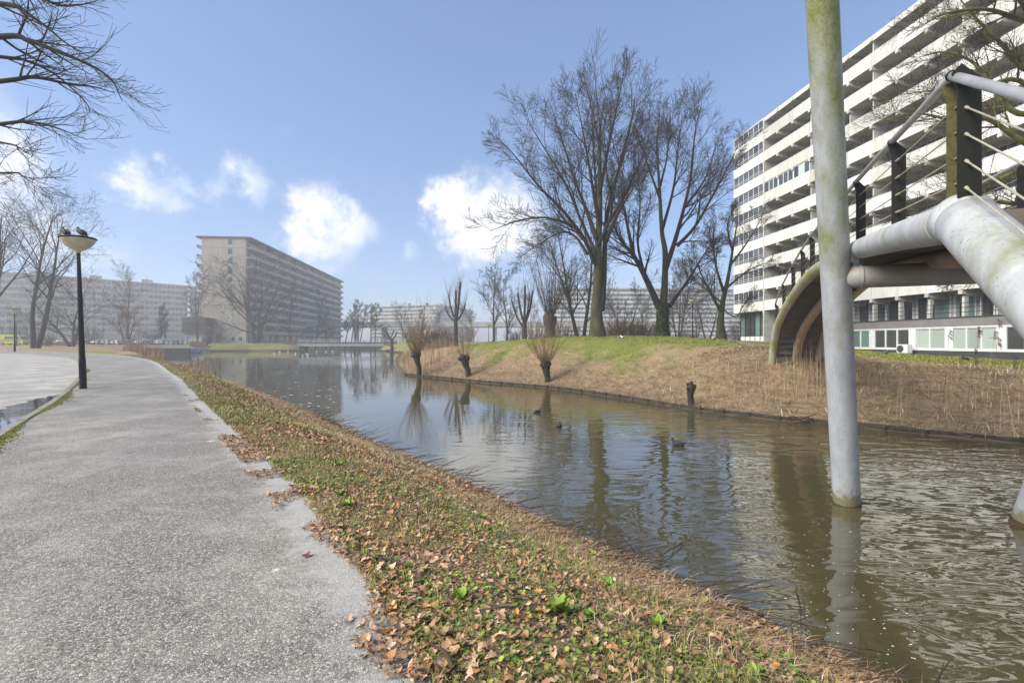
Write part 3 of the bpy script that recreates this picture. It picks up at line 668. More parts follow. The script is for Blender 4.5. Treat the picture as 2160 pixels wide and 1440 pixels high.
    MB().box(AX0 - .1, S1 + .1, AY - .02, AY + .30, 2.66, 3.25).build('annex_fascia', MAT['fascia'], B)
    MB().box(AX0 - .15, S1 + .1, AY - .08, 1.7, 3.252, 3.31).build('terrace_edge', MAT['plinth'], B)
    MB().box(AX0, S1, AY + .03, AY + .252, -.6, .94).build('annex_plinth', MAT['plinth'], B)
    MB().box(AX0, S1, AY + .0, AY + .22, .94, 1.04).build('sill', MAT['white'], B); MB().box(AX0, S1, AY + .0, AY + .22, 2.56, 2.657).build('lintel', MAT['white'], B)
    s = AX0; lay = [1, 1, 2, 2, 3, 3, 2, 3, 1, 2, 3, 2, 3, 2, 2, 3, 3]; i = 0
    while s < S1 - 3.6 and i < len(lay):
        n = lay[i]; pw = (1.15, .95, 1.05)[i % 3]; tot = n * pw + .14
        MB().box(s, s + .38, AY + .01, AY + .24, 1.042, 2.558).build('annex_pier', MAT['white'], B); s += .38
        m = MB()
        for a in range(n + 1): m.box(a * pw, a * pw + .10, .0, .16, 0, 1.514)
        m.box(.1, n * pw, .02, .15, 1.45, 1.514); m.box(.1, n * pw, .02, .15, .0, .07)
        w = m.build('annex_window', MAT['white'], B, loc=(s, AY + .02, 1.043))
        g = MAT['glass'] if (i % 3 == 2 or i == 2) else random.choice([MAT['curtain'], MAT['curtain'], MAT['teal']])
        for a in range(n): MB().box(a * pw + .101, (a + 1) * pw - .001, .08, .10, .071, 1.449).build('pane', g, w)
        s += n * pw + .10; i += 1
    # terrace railing: posts and three rails
    post = MB().bar((0, AY + .08, 3.31), (0, AY + .08, 4.25), .05).mesh('railing_post'); post.materials.append(MAT['black'])
    for k in range(int((S1 - AX0) / 1.9)): obj('railing_post', post, None, B, (AX0 + .1 + k * 1.9, 0, 0))
    for z in (3.62, 3.94, 4.25): MB().bar((AX0, AY + .08, z), (S1, AY + .08, z), .035).build('rail', MAT['black'], B)
    # roof aerial
    MB().rod([(9, 6, top + .1), (9, 6, top + 3.2)], .03, 5).rod([(7.6, 6, top + 3.0), (10.6, 6, top + 3.1)], .025, 5).build('aerial', MAT['rail'], B)
    return B
blk = right_block()
ac = empty('air_conditioner', (0, 0, 0), 0, 'white air-conditioning unit standing at the foot of the low annex wall', 'air conditioner')
mw = Matrix.Translation(Vector((31.0, 66.0, 0))) @ Matrix.Rotation(math.atan2(-.9959, .0906), 4, 'Z')
c = mw @ Vector((29.6, -3.75, 0)); ac.location = (c.x, c.y, hz(c.x, c.y) + .02); ac.rotation_euler = (0, 0, math.atan2(-.9959, .0906))
MB().box(-.45, .45, -.2, .2, .06, .72, .02).build('casing', MAT['white'], ac)
MB().lathe([(.27, 0), (.27, .03), (.24, .04), (.05, .04)], 20).build('fan_grille', MAT['plinth'], ac, loc=(-.14, -.201, .38), rot=(R(90), 0, 0))
for sx in (-.35, .35): MB().box(sx - .04, sx + .04, -.22, .22, 0, .06).build('foot', MAT['plinth'], ac)

# ---------------------------------------------------------------- the apartment block across the pond (left)
def left_block():
    B = empty('apartment_block', (-84.2, 150.0, 0), math.atan2(.996, -.091), 'grey-brown apartment block with blank gable end across the pond', 'building')
    Ln, D, NL, PH, Z0 = 112.0, 13.3, 10, 3.0, 4.1; top = Z0 + NL * PH
    MB().box(1.4, Ln - 1.2, 1.5, D - .2, 1.0, top - .1).build('core_wall', MAT['rear'], B)
    MB().box(0, 1.38, .02, D, 4.62, top - .02).build('gable_wall', MAT['gable'], B)
    MB().box(-.06, 1.38, -.02, D + .04, .6, 4.60).build('gable_plinth', MAT['panel_old'], B)
    MB().box(Ln - 1.18, Ln, 0, D, .6, top - .02).build('end_wall', MAT['gable'], B)
    MB().box(-.25, Ln + .2, -1.55, D + 1.5, top, top + .55).build('roof', MAT['plinth'], B)
    MB().box(8, 10.2, 5, 7, top + .56, top + 2.2).build('chimney', MAT['far'], B)
    for k in range(1, NL):                   # joints between the gable's storey slabs
        if k % 2: MB().box(-.02, .001, .02, D, Z0 + k * PH, Z0 + k * PH + .06).build('joint_strip', MAT['plinth'], B)
    fr = MB(); 
    for y0, y1, z0, z1 in ((4.0, 5.5, 0, .1), (4.0, 5.5, 1.75, 1.85), (4.0, 4.1, .1, 1.75), (5.4, 5.5, .1, 1.75)): fr.box(-.06, .01, y0, y1, z0, z1)
    fr.box(-.03, .005, 4.0, 5.5, -.9, -.002)
    frm = fr.mesh('window'); frm.materials.append(MAT['far'])
    for l in range(NL):
        w = obj('window', frm, None, B, (0, 0, Z0 + l * PH + 1.0))
        me = MB().box(-.03, .004, 4.1, 5.4, .1, 1.75).mesh('pane'); obj('pane', me, MAT['curtain'] if l < 3 else MAT['winter'], w)
    BAYS = 20; bw = (Ln - 1.2) / BAYS
    pan = MB().box(.03, bw - .03, -1.5, -1.38, 0, 1.15).mesh('balcony_panel'); pan.materials.append(MAT['far'])
    win = MB().box(.3, bw - .4, 1.44, 1.499, .1, 2.3).mesh('window'); 
    wins = []
    for mt in (MAT['glass'], MAT['glass'], MAT['winter'], MAT['curtain']):
        q = win.copy(); q.materials.append(mt); wins.append(q)
    fr2 = MB()
    for a in np.linspace(.3, bw - .4, 4): fr2.box(a - .06, a + .06, 1.40, 1.498, .1, 2.3)
    fr2m = fr2.mesh('window_frame'); fr2m.materials.append(MAT['far'])
    fin = MB().box(-.08, .08, -1.36, 1.49, .1, PH).mesh('partition'); fin.materials.append(MAT['far'])
    for l in range(NL):
        z = Z0 + l * PH
        MB().box(.0 if l else 1.4, Ln, -1.4, 1.49, z - .13, z + .1).build('floor_slab', MAT['ceil'], B)
        MB().box(0, Ln, D + .01, D + 1.4, z - .13, z + .1).build('floor_slab', MAT['ceil'], B)
        MB().box(0, Ln, D + 1.4, D + 1.5, z - .15, z + 1.0).build('gallery_panel', MAT['far'], B)
        for k in range(BAYS):
            s = .1 + k * bw
            obj('balcony_panel', pan, None, B, (s, 0, z - .15))
            w = obj('window', random.choice(wins), None, B, (s, 0, z)); obj('window_frame', fr2m, None, w)
            if k % 2 == 0 and k: obj('partition', fin, None, B, (s, 0, z))
    for k in range(16):                      # ground floor shop fronts
        s = 2 + k * 6.6
        MB().box(s, s + 5.4, .9, 1.0, 1.2, 3.6).build('shop_front', MAT[('winter', 'glass', 'teal', 'winter')[k % 4]], B)
        MB().box(s + 5.5, s + 6.4, .7, 1.3, 1.0, 3.95).build('column', MAT['far'], B)
    # timber-clad annex bolted to the gable
    A = MB().box(-5.2, -.1, 9.6, 16.2, 4.0, 8.7).build('annex', MAT['brick_brown'], B)
    for y0 in (9.9, 13.1): MB().box(-5.28, -5.2, y0, y0 + 2.9, 4.5, 7.4).build('dark_panel', MAT['plinth'], A)
    MB().box(-5.3, .0, 9.4, 16.4, 8.71, 8.85).build('annex_roof', MAT['brick_brown'], A)
    MB().box(-4.6, -.1, 10.2, 15.6, .8, 3.99).build('annex_base', MAT['far'], A)
    MB().box(-.09, -.062, 7.2, 9.0, 1.4, 4.3).build('red_graffiti', MAT['haze_red'], B)
    for y0 in (1.2, 3.4, 6.2): MB().box(-.12, -.062, y0, y0 + .8, 1.9, 3.0).build('small_window', MAT['glass'], B)
left_block()

# ---------------------------------------------------------------- distant slabs and the viaduct
def far_slab(x0, y0, x1, y1, ztop, zb, nl, label, group, depth=12, cols=40, light=False):
    ln = math.hypot(x1 - x0, y1 - y0)
    B = empty('apartment_slab', (x0, y0, 0), math.atan2(y1 - y0, x1 - x0), label, 'building', group)
    wall = MAT['panel' if light else 'far']
    MB().box(0, ln, .8, depth, 0, ztop).build('core_wall', MAT['rear'] if not light else MAT['far'], B)
    MB().box(-.3, ln + .3, -.6, depth + .3, ztop, ztop + .6).build('roof', MAT['far'], B)
    for k in range(3): MB().box(ln * (.2 + .27 * k), ln * (.2 + .27 * k) + 5, 4, 8, ztop + .6, ztop + 2.6).build('lift_house', MAT['far'], B)
    ph = (ztop - zb) / nl; cw = ln / cols
    for l in range(nl):
        z = zb + l * ph
        MB().box(-.1, ln + .1, -.5, .79, z - .1, z + 1.25).build('balcony_band', wall, B)
        m = MB()
        for k in range(cols):
            if random.random() < .8: m.box(k * cw + .3, (k + 1) * cw - .3, .68, .795, z + 1.3, z + ph - .35)
        tag(m.build('window_row', MAT['winter'] if l % 2 else MAT['glass'], B), kind='stuff')
    for k in range(0, cols, 2): MB().box(k * cw, k * cw + .5, .1, .79, .3, zb - .12).build('column', MAT['far'], B)
far_slab(-238, 212, -186, 272, 33, 5.5, 9, 'hazy grey apartment slab behind the parked cars at the far left', 'far apartment slabs')
far_slab(-186.5, 274, -130, 268, 33, 5.5, 9, 'hazy grey apartment slab just left of the brown gable', 'far apartment slabs')
far_slab(-118, 395, -60, 372, 30, 6, 8, 'pale hazy flat block behind the viaduct in the centre distance', 'far apartment slabs')
far_slab(-59, 372, -36, 440, 30, 6, 8, 'receding wing of the pale block behind the pollard willows', 'far apartment slabs', cols=24)
far_slab(26, 292, 150, 300, 34, 6, 10, 'hazy pale apartment slab seen between the two big trees', 'far apartment slabs', cols=60, light=True)
V = empty('viaduct', (-20, 205, 0), 0, 'long grey concrete metro viaduct crossing the background', 'viaduct')
MB().box(-75, 80, -4, 4, 7.6, 8.8).build('deck', MAT['far'], V)
for y in (-4.3, 4.0): MB().box(-75, 80, y, y + .3, 7.8, 9.9).build('parapet', MAT['far'], V)
for k in range(13): MB().box(-72 + k * 12, -70.6 + k * 12, -1.5, 1.5, .5, 7.6).build('column', MAT['far'], V)

# ---------------------------------------------------------------- the arched steel footbridge
def footbridge():
    px = [(1632, 732, 20.5), (1640, 690, 19.5), (1655, 655, 18.0), (1680, 615, 16.0), (1700, 590, 14.4), (1725, 567, 12.4), (1760, 552, 9.8), (1808, 528, 7.4), (1891, 501, 5.1), (1975, 479, 3.85), (2032, 463, 3.28)]
    near = [tuple(P(*p)) for p in px]
    near = [(near[0][0] + .18, near[0][1] + .5, .45)] + near
    c = spline(near, 10)
    node = c[-1]
    dn = np.array([-.455, -.89, 0.]); slope = -.60
    land_z = 0.02
    run = (node[2] - land_z) / -slope
    arm = np.array([node + dn * t + np.array([0, 0, slope * t]) for t in np.linspace(0, run + .25, 16)])
    foot = Vector((12.3, 20.6, hz(12.3, 20.6)))
    B = empty('footbridge', foot, 0, 'white arched steel footbridge with black railing posts over the channel', 'bridge')
    W = 1.75
    def side(cl):                       # horizontal unit vector across the bridge, towards the far railing
        t = np.gradient(cl, axis=0)[:, :2]; t /= np.linalg.norm(t, axis=1, keepdims=True)
        return np.stack([-t[:, 1], t[:, 0], np.zeros(len(t))], 1)
    full = np.vstack([c, arm[1:]]); sv = side(full)
    # smooth the crossing direction
    for _ in range(20): sv[1:-1] = (sv[:-2] + sv[1:-1] * 2 + sv[2:]) / 4
    sv /= np.linalg.norm(sv, axis=1, keepdims=True)
    far = full + sv * W
    nc = len(c)
    def split_tube(line, r0, r1, nm):
        k = int(nc * .62)
        lower, upper, armp = line[:k + 1], line[k:nc], line[nc - 1:]
        rad = np.full(len(line), r0); rad[nc - 1:] = r1
        tube_obj(nm, [(lower, np.full(len(lower), r0))], 24, MAT['mossy_tube'], B, True, True, True)
        tube_obj(nm, [(upper, np.full(len(upper), r0 + .001))], 28, MAT['tube'], B, True, True, True)
        tube_obj(nm, [(armp, np.full(len(armp), r1))], 32, MAT['tube'], B, True, True, True)
        MB().ball(line[nc - 1], r1 + .012, 24, 14).wbuild('joint_collar', MAT['tube'], B, True)
        t = line[nc - 1] - line[nc - 4]; t /= np.linalg.norm(t); p0 = line[nc - 1] - t * .27
        tube_obj('weld_ring', [(np.array([p0 - t * .012, p0, p0 + t * .012]), np.array([r0, r0 + .012, r0]))], 28, MAT['tube'], B, True, True)
    split_tube(full, .148, .168, 'stringer'); split_tube(far, .148, .168, 'stringer')
    # steps: tread and riser plates between the stringers
    s = np.concatenate([[0], np.cumsum(np.linalg.norm(np.diff(full, axis=0), axis=1))])
    at = lambda line, q: np.array([np.interp(q, s, line[:, i]) for i in range(3)])
    n_step = int(s[-1] / .36)
    for i in range(n_step):
        q0, q1 = i * .36 + .1, (i + 1) * .36 + .1
        if q1 > s[-1]: break
        a0, a1, b0, b1 = at(full, q0), at(full, q1), at(far, q0), at(far, q1)
        zt = max(a0[2], a1[2]) - .02; zl = min(a0[2], a1[2]) - .02
        m = MB(); th = .05
        lo0, lo1 = (a0, b0), (a1, b1)
        ins = lambda p, r: p + (r - p) * .055
        A0, B0, A1, B1 = ins(a0, b0), ins(b0, a0), ins(a1, b1), ins(b1, a1)
        m.add([(A0[0], A0[1], zt - th), (B0[0], B0[1], zt - th), (B1[0], B1[1], zt - th), (A1[0], A1[1], zt - th), (A0[0], A0[1], zt), (B0[0], B0[1], zt), (B1[0], B1[1], zt), (A1[0], A1[1], zt)],
              [(0, 1, 2, 3), (4, 5, 6, 7), (0, 1, 5, 4), (1, 2, 6, 5), (2, 3, 7, 6), (3, 0, 4, 7)])
        L_, R_ = (A0, B0) if a0[2] < a1[2] else (A1, B1)   # riser hangs from the lower edge
        if zt - zl > .015:
            t2 = (A1 - A0) / np.linalg.norm(A1 - A0) * .02; t2[2] = 0
            m.add([(p[0] + u * t2[0], p[1] + u * t2[1], z) for u in (-1, 1) for z in (zl - th - .05, zt - th) for p in (L_, R_)], [(0, 1, 3, 2), (4, 5, 7, 6), (0, 1, 5, 4), (2, 3, 7, 6), (0, 2, 6, 4), (1, 3, 7, 5)])
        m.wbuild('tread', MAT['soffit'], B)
    mid = full + sv * (W * .5) - np.array([0, 0, .25])
    k1 = int(nc * .8)
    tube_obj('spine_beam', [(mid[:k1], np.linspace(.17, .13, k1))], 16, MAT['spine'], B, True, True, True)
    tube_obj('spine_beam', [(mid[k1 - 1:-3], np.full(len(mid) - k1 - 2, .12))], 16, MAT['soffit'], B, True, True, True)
    # pylons (leaning posts standing in the water) and the cross beam that carries the deck
    for base, lean in (((5.65, 8.0), (-.203, -.223)), ((7.73, 7.1), (.02, -.29))):
        pts = [(base[0] + lean[0] * (z - WATER_Z), base[1] + lean[1] * (z - WATER_Z), z) for z in np.linspace(-2.3, 8.6, 14)]
        tube_obj('pylon', [(np.array(pts), np.linspace(.198, .19, 14))], 32, MAT['pylon'], B, True, True, True)
        r0 = Vector(pts[0]); dr = (Vector(pts[1]) - r0).normalized(); w0 = r0 + dr * ((WATER_Z - r0.z) / dr.z)
        tube_obj('rust_band', [(np.array([w0 - dr * .08, w0 + dr * .05, w0 + dr * .075]), np.array([.205, .205, .200]))], 28, MAT['rust'], B, True, True)
    zb = 2.56; a = Vector((5.65 - .203 * (zb - WATER_Z), 8.0 - .223 * (zb - WATER_Z), zb)); b = Vector((7.73 + .02 * (zb - WATER_Z), 7.1 - .29 * (zb - WATER_Z), zb))
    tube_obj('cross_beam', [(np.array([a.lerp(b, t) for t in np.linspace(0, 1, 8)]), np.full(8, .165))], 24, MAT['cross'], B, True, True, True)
    p_ = a.lerp(b, .09); tube_obj('weld_ring', [(np.array([p_, a.lerp(b, .10)]), np.array([.178, .178]))], 24, MAT['tube'], B, True, True)
    for line, f in ((full, .1), (far, .9)):
        i = int(np.argmin(np.abs(line[:nc, 1] - a.lerp(b, f).y))); q = line[i]; lo = a.lerp(b, .16 if f < .5 else .84)
        MB().box(q[0] - .06, q[0] + .06, q[1] - .06, q[1] + .06, lo.z + .12, q[2] - .1).wbuild('saddle', MAT['tube'], B)
    # railing: flat black plates standing on the stringers, a stainless top rail and four cables
    def railing(line, sgn):
        L_ = line.copy(); sl = np.concatenate([[0], np.cumsum(np.linalg.norm(np.diff(L_, axis=0), axis=1))]); s_node = sl[nc - 1]
        get = lambda q: Vector([np.interp(q, sl, L_[:, i]) for i in range(3)])
        qs = [s_node - k for k in (2.0, 4.4)] + [s_node - 4.4 - 1.75 * k for k in range(1, 10)]
        qs = [q for q in qs if q > .9][::-1] + [s_node] + [s_node + 1.45, s_node + 2.9]
        tops, holes = [], []
        for q in qs:
            p = get(q); t = get(q + .1) - get(q - .1); t.z = 0; t.normalize(); cr = Vector((-t.y, t.x, 0)) * sgn
            up = Vector((0, 0, 1)); w, h = .12, .86; z0 = p + up * .12
            def plate(off, cro, skew, nm, mt, wd):
                o = z0 + t * off + cr * cro; th = t * .011
                prof = [(-wd / 2, 0), (wd / 2, 0), (wd / 2, h * .86), (wd / 2 + skew, h), (wd / 2 + skew - .05, h + .05), (-wd / 2, h * .92)]
                vs_ = [o + th * e + cr * u + up * v for e in (-1, 1) for u, v in prof]; n = len(prof)
                MB().add(vs_, [tuple(range(n)), tuple(range(n, 2 * n))] + [(i, (i + 1) % n, n + (i + 1) % n, n + i) for i in range(n)]).wbuild(nm, mt, B)
            if abs(q - s_node) < .01:
                plate(-.11, 0, .03, 'post_plate', MAT['mossy_steel'], w); plate(.11, 0, .03, 'post_plate', MAT['dark_steel'], w)
                o = z0 - cr * .02; m = MB().add([o + t * e + cr * u + up * v for u in (0, .02) for e, v in ((-.11, 0), (.11, 0), (.11, h), (-.11, h))], [(0, 1, 2, 3), (4, 5, 6, 7), (0, 1, 5, 4), (1, 2, 6, 5), (2, 3, 7, 6), (3, 0, 4, 7)])
                m.wbuild('post_web', MAT['dark_steel'], B)
                for k in range(4):
                    for e in (-.04, .04): MB().ball(z0 + up * (.14 + .18 * k) + t * e - cr * .03, .016, 8, 6).wbuild('bolt_head', MAT['rail'], B, True)
                MB().lathe([(.12, -.05), (.12, .0), (.11, .02)], 20, tuple(z0)).wbuild('post_base', MAT['dark_steel'], B)
            else:
                plate(0, 0, .03, 'post_plate', MAT['dark_steel'] if q > s_node - 5 else MAT['black'], w)
                MB().lathe([(.07, -.04), (.07, .01)], 12, tuple(z0)).wbuild('post_base', MAT['dark_steel'], B)
            tops.append(z0 + cr * .06 + up * (h + .03)); holes.append([z0 + cr * .02 + up * (.14 + .18 * k) for k in range(4)])
        for i in range(len(tops) - 1):
            n = 7
            seg = [get(qs[i] + (qs[i + 1] - qs[i]) * f) for f in np.linspace(0, 1, n)]
            lin = [get(qs[i]).lerp(get(qs[i + 1]), f) for f in np.linspace(0, 1, n)]
            curve = [tops[i].lerp(tops[i + 1], f) + (seg[j] - lin[j]) for j, f in enumerate(np.linspace(0, 1, n))]
            tube_obj('top_rail', [(np.array(curve), np.full(n, .03))], 12, MAT['rail'], B, True, True, True)
            MB().ball(tops[i + 1], .038, 10, 6).wbuild('rail_bracket', MAT['dark_steel'], B, True)
            for k in range(4):
                tube_obj('cable', [(np.array([holes[i][k], holes[i + 1][k]]), np.array([.006, .006]))], 6, MAT['cable'], B, True, True)
                if i >= len(tops) - 4:
                    d = (holes[i + 1][k] - holes[i][k]).normalized(); h0 = holes[i][k]
                    tube_obj('cable_terminal', [(np.array([h0 + d * .01, h0 + d * .14, h0 + d * .2]), np.array([.013, .012, .007]))], 8, MAT['cable'], B, True, True)
    railing(full, -1); railing(far, 1)
    # concrete footing under the far landing
    MB().box(foot.x - .5, foot.x + 1.4, foot.y - .3, foot.y + 1.3, foot.z - .9, foot.z - .06).wbuild('footing', MAT['kerb'], B)
footbridge()

# ---------------------------------------------------------------- street lamps
def lamp(loc, H, tilt, label, rz=0.0):
    o = empty('street_lamp', loc, rz, label, 'street lamp', 'park street lamps'); o.rotation_euler = (tilt[0], tilt[1], rz)
    MB().lathe([(.105, -.1), (.10, .0), (.098, .05), (.095, 1.0), (.085, 1.06), (.05, H - .36)], 8).build('post', MAT['black'], o)
    MB().lathe([(.055, H - .42), (.075, H - .36), (.11, H - .335), (.22, H - .28), (.32, H - .20), (.405, H - .09), (.45, H + .0), (.462, H + .05)], 28).build('lamp_bowl', MAT['lamp_bowl'], o, True)
    MB().lathe([(.462, H + .03), (.49, H + .045), (.49, H + .075), (.40, H + .10), (.10, H + .13), (.03, H + .14)], 28).build('lamp_cap', MAT['black'], o, True)
    MB().box(-.03, .03, -.11, -.094, .5, .9).build('service_door', MAT['black'], o)
    return o
L1 = lamp((-14.2, 15.7, .0), 4.95, (R(0), R(-2.0)), 'tall black street lamp with a cream bowl and two birds on top beside the footpath')
def lamp_at(px, Y, H, label): p = on(px, Y); lamp(p, H, (0, 0), label)
lamp_at(31, 55.5, 4.95, 'black street lamp standing on the far bend of the footpath at the left edge')
lamp_at(35, 96, 4.95, 'street lamp just right of the lamp on the footpath bend, farther off')
lamp_at(112, 120, 4.6, 'small street lamp between the twin-trunk tree and the spreading tree')
lamp_at(217, 125, 5.6, 'street lamp behind the tall near lamp, in front of the far slab')
lamp_at(293, 122, 4.5, 'street lamp above the parked cars left of the brown gable')
lamp_at(441, 140, 4.8, 'street lamp in front of the brown timber annex of the gable')
lamp_at(625, 146, 4.6, 'street lamp left of the white-railed bridge across the pond')
lamp_at(637, 152, 4.4, 'street lamp partly behind another at the white-railed bridge')
lamp_at(1031, 105, 4.2, 'small street lamp left of a slim bare tree on the far lawn')
lamp_at(1355, 62, 3.9, 'lamp post in front of the reddish hedge between the big trees')
lamp_at(1461, 56, 4.9, 'lamp post beside the mound path, between ivy-clad tree and mossy tree')
lamp_at(1437, 84, 4.2, 'lamp post behind the ivy-clad tree near the far slab')
lamp_at(1512, 78, 4.0, 'lamp post right behind the mossy-trunked tree by the white block')

# ---------------------------------------------------------------- the two flat bridges over the pond
def flat_bridge(a, b, z, label, posts, mat_rail, deck_th=.5, wall=None, width=5.0, piers=(), parapet=False):
    ln = math.hypot(b[0] - a[0], b[1] - a[1]); B = empty('road_bridge', (a[0], a[1], z), math.atan2(b[1] - a[1], b[0] - a[0]), label, 'bridge')
    MB().box(-2, ln + 2, 0, width, -deck_th, 0).build('deck', MAT['far'], B)
    MB().box(-2, ln + 2, -.06, .2, .002, .16).build('kerb_beam', MAT['far'], B)
    for y in (.08, width - .1):
        pm = MB().box(-.05, .05, -.05, .05, 0, 1.05).mesh('post'); pm.materials.append(MAT['plinth'])
        for k in range(posts): obj('post', pm, None, B, (ln * k / (posts - 1), y, .162))
        for h in (.4, .72, 1.02): MB().box(-.3, ln + .3, y - .03, y + .03, .16 + h, .22 + h).build('rail', mat_rail, B)
    if wall: MB().box(wall[0], wall[1], .02, .5, -2.6, -deck_th - .002).build('abutment', MAT['plinth'], B)
    for x in piers: MB().box(x, x + 1.6, .3, width - .3, -2.6, -deck_th - .002).build('pier', MAT['plinth'], B)
    for x0, x1 in ((-3.5, -.6), (ln + .6, ln + 4)): MB().box(x0, x1, -.25, .25, .003, .85).build('end_block', MAT['brick_brown'], B)
    return B
flat_bridge((-90, 97.5), (-67.5, 98.5), .72, 'low road bridge with dark posts in front of the parked cars', 24, MAT['far'], wall=(-2, 23))
flat_bridge((-56, 124), (-35, 127), .85, 'flat footbridge with white rails across the back of the pond', 15, MAT['white'], piers=(.2,), width=3.2)

# ---------------------------------------------------------------- parked cars and the yellow van
def car_model(paint, label):
    o = empty('parked_car', (0, 0, 0), 0, label, 'car', 'cars parked behind the road bridge')
    side = [(-2.05, .32), (2.05, .32), (2.1, .62), (1.98, .82), (1.1, .92), (.45, 1.38), (-1.0, 1.44), (-1.75, 1.02), (-2.08, .92)]
    m = MB(); n = len(side)
    for y, s in ((-.86, 1.0), (.86, 1.0)): pass
    rows = []
    for y in (-.86, -.80, .80, .86):
        inset = .0 if abs(y) < .83 else 1.0
        rows.append([(x * (1 - .015 * inset), y * (1 if z < 1.0 else .80), z - (.03 * inset if z > 1.2 else 0)) for x, z in side])
    vs_ = [v for r in rows for v in r]
    fs_ = [(i * n + k, i * n + (k + 1) % n, (i + 1) * n + (k + 1) % n, (i + 1) * n + k) for i in range(3) for k in range(n)] + [tuple(range(n)), tuple(range(3 * n, 4 * n))]
    m.add(vs_, fs_).build('body', paint, o)
    MB().add([(1.06, -.62, .955), (1.06, .62, .955), (.50, .58, 1.37), (.50, -.58, 1.37)], [(0, 1, 2, 3)]).build('windscreen', MAT['glass'], o, loc=(.03, 0, .012))
    MB().add([(-1.70, -.62, 1.06), (-1.70, .62, 1.06), (-1.05, .58, 1.42), (-1.05, -.58, 1.42)], [(0, 1, 2, 3)]).build('rear_window', MAT['glass'], o, loc=(-.025, 0, .015))
    for sy in (-1, 1): MB().add([(.9, .80 * sy, .98), (.42, .70 * sy, 1.31), (-.95, .70 * sy, 1.35), (-1.5, .78 * sy, 1.02)], [(0, 1, 2, 3)]).build('side_window', MAT['glass'], o, loc=(0, .02 * sy, 0))
    for sx in (-1.3, 1.3):
        for sy in (-.78, .78):
            w = MB().lathe([(.18, -.1), (.30, -.1), (.31, -.06), (.31, .06), (.30, .1), (.18, .1)], 16).build('tyre', MAT['rubber'], o, True, loc=(sx, sy, .31), rot=(R(90), 0, 0))
            MB().lathe([(.18, -.11), (.05, -.115), (.05, .115), (.18, .11)], 12).build('rim', MAT['chrome'], w)
    for sy in (-.62, .62):
        MB().box(2.0, 2.10, sy - .18, sy + .18, .62, .76).build('headlight', MAT['headlamp'], o); MB().box(-2.10, -2.02, sy - .16, sy + .16, .72, .90).build('tail_light', MAT['tail'], o)
    return o
def paint(name, c): m, N, L, b = nodes_of(name); b.inputs['Base Color'].default_value = (*c, 1); b.inputs['Roughness'].default_value = .25; b.inputs['Coat Weight'].default_value = .4; return m
CARS = [(112, 'dark blue', (.03, .05, .12)), (135, 'white', (.75, .75, .75)), (158, 'silver', (.45, .46, .47)), (190, 'black', (.02, .02, .02)), (213, 'grey', (.16, .165, .17)), (235, 'pale blue', (.35, .42, .5)),
        (257, 'off-white', (.68, .66, .6)), (279, 'dark red', (.16, .02, .02)), (301, 'light grey', (.5, .5, .5)), (323, 'anthracite', (.05, .05, .055)), (345, 'bright white', (.8, .8, .8)), (367, 'beige', (.45, .4, .3)), (389, 'dark green', (.03, .07, .04)), (408, 'blue-grey', (.2, .25, .3))]
for i, (px_, nm, col) in enumerate(CARS):
    c_ = car_model(paint('car_paint_' + nm.replace(' ', '_').replace('-', '_'), col), nm + ' car parked in the row behind the road bridge railing')
    p = on(px_, 113 + (i % 3) * .5); c_.location = p; c_.rotation_euler = (0, 0, R(90 if i % 4 else -90) + random.uniform(-.05, .05))
def van():
    p = on(30, 108); o = empty('yellow_van', p, R(4), 'yellow-green ambulance van parked at the far left', 'van')
    body = [(-2.7, .4), (2.6, .4), (2.75, .9), (2.45, 1.25), (1.75, 2.05), (1.4, 2.3), (-2.6, 2.35), (-2.75, 2.2)]
    yel = paint('van_yellow', (.45, .5, .06))
    MB().prism(body, 'y', -.95, .95).build('body', yel, o)
    for sy in (-.96, .96):
        MB().add([(2.2, sy, 1.3), (1.62, sy, 1.98), (1.0, sy, 1.98), (1.0, sy, 1.3)], [(0, 1, 2, 3)]).build('side_window', MAT['glass'], o)
        MB().add([(.7, sy, 1.35), (.7, sy, 1.95), (-1.2, sy, 1.95), (-1.2, sy, 1.35)], [(0, 1, 2, 3)]).build('side_window', MAT['glass'], o)
        MB().box(-2.6, 2.4, sy - .006, sy + .006, .95, 1.15).build('stripe', MAT['haze_red'], o)
        for sx in (-1.7, 1.75):
            w = MB().lathe([(.2, -.12), (.34, -.12), (.36, 0), (.34, .12), (.2, .12)], 16).build('tyre', MAT['rubber'], o, True, loc=(sx, sy * .9, .36), rot=(R(90), 0, 0)); MB().lathe([(.2, -.12), (.05, -.13), (.05, .13), (.2, .12)], 12).build('rim', MAT['chrome'], w)
    MB().add([(2.47, -.8, 1.28), (2.47, .8, 1.28), (1.80, .78, 2.04), (1.80, -.78, 2.04)], [(0, 1, 2, 3)]).build('windscreen', MAT['glass'], o, loc=(.02, 0, .01))
    MB().box(.9, 1.2, -.7, .7, 2.32, 2.48).build('light_bar', paint('van_blue', (.05, .1, .5)), o)
van()
sg = on(396, 128); s_ = empty('parking_sign', sg, 0, 'small square blue traffic sign on a post by the parked cars', 'sign')
MB().rod([(0, 0, 0), (0, 0, 2.7)], .04, 8).build('post', MAT['far'], s_); MB().box(-.4, .4, -.06, -.045, 2.0, 2.7).build('plate', paint('sign_blue', (.03, .12, .5)), s_)

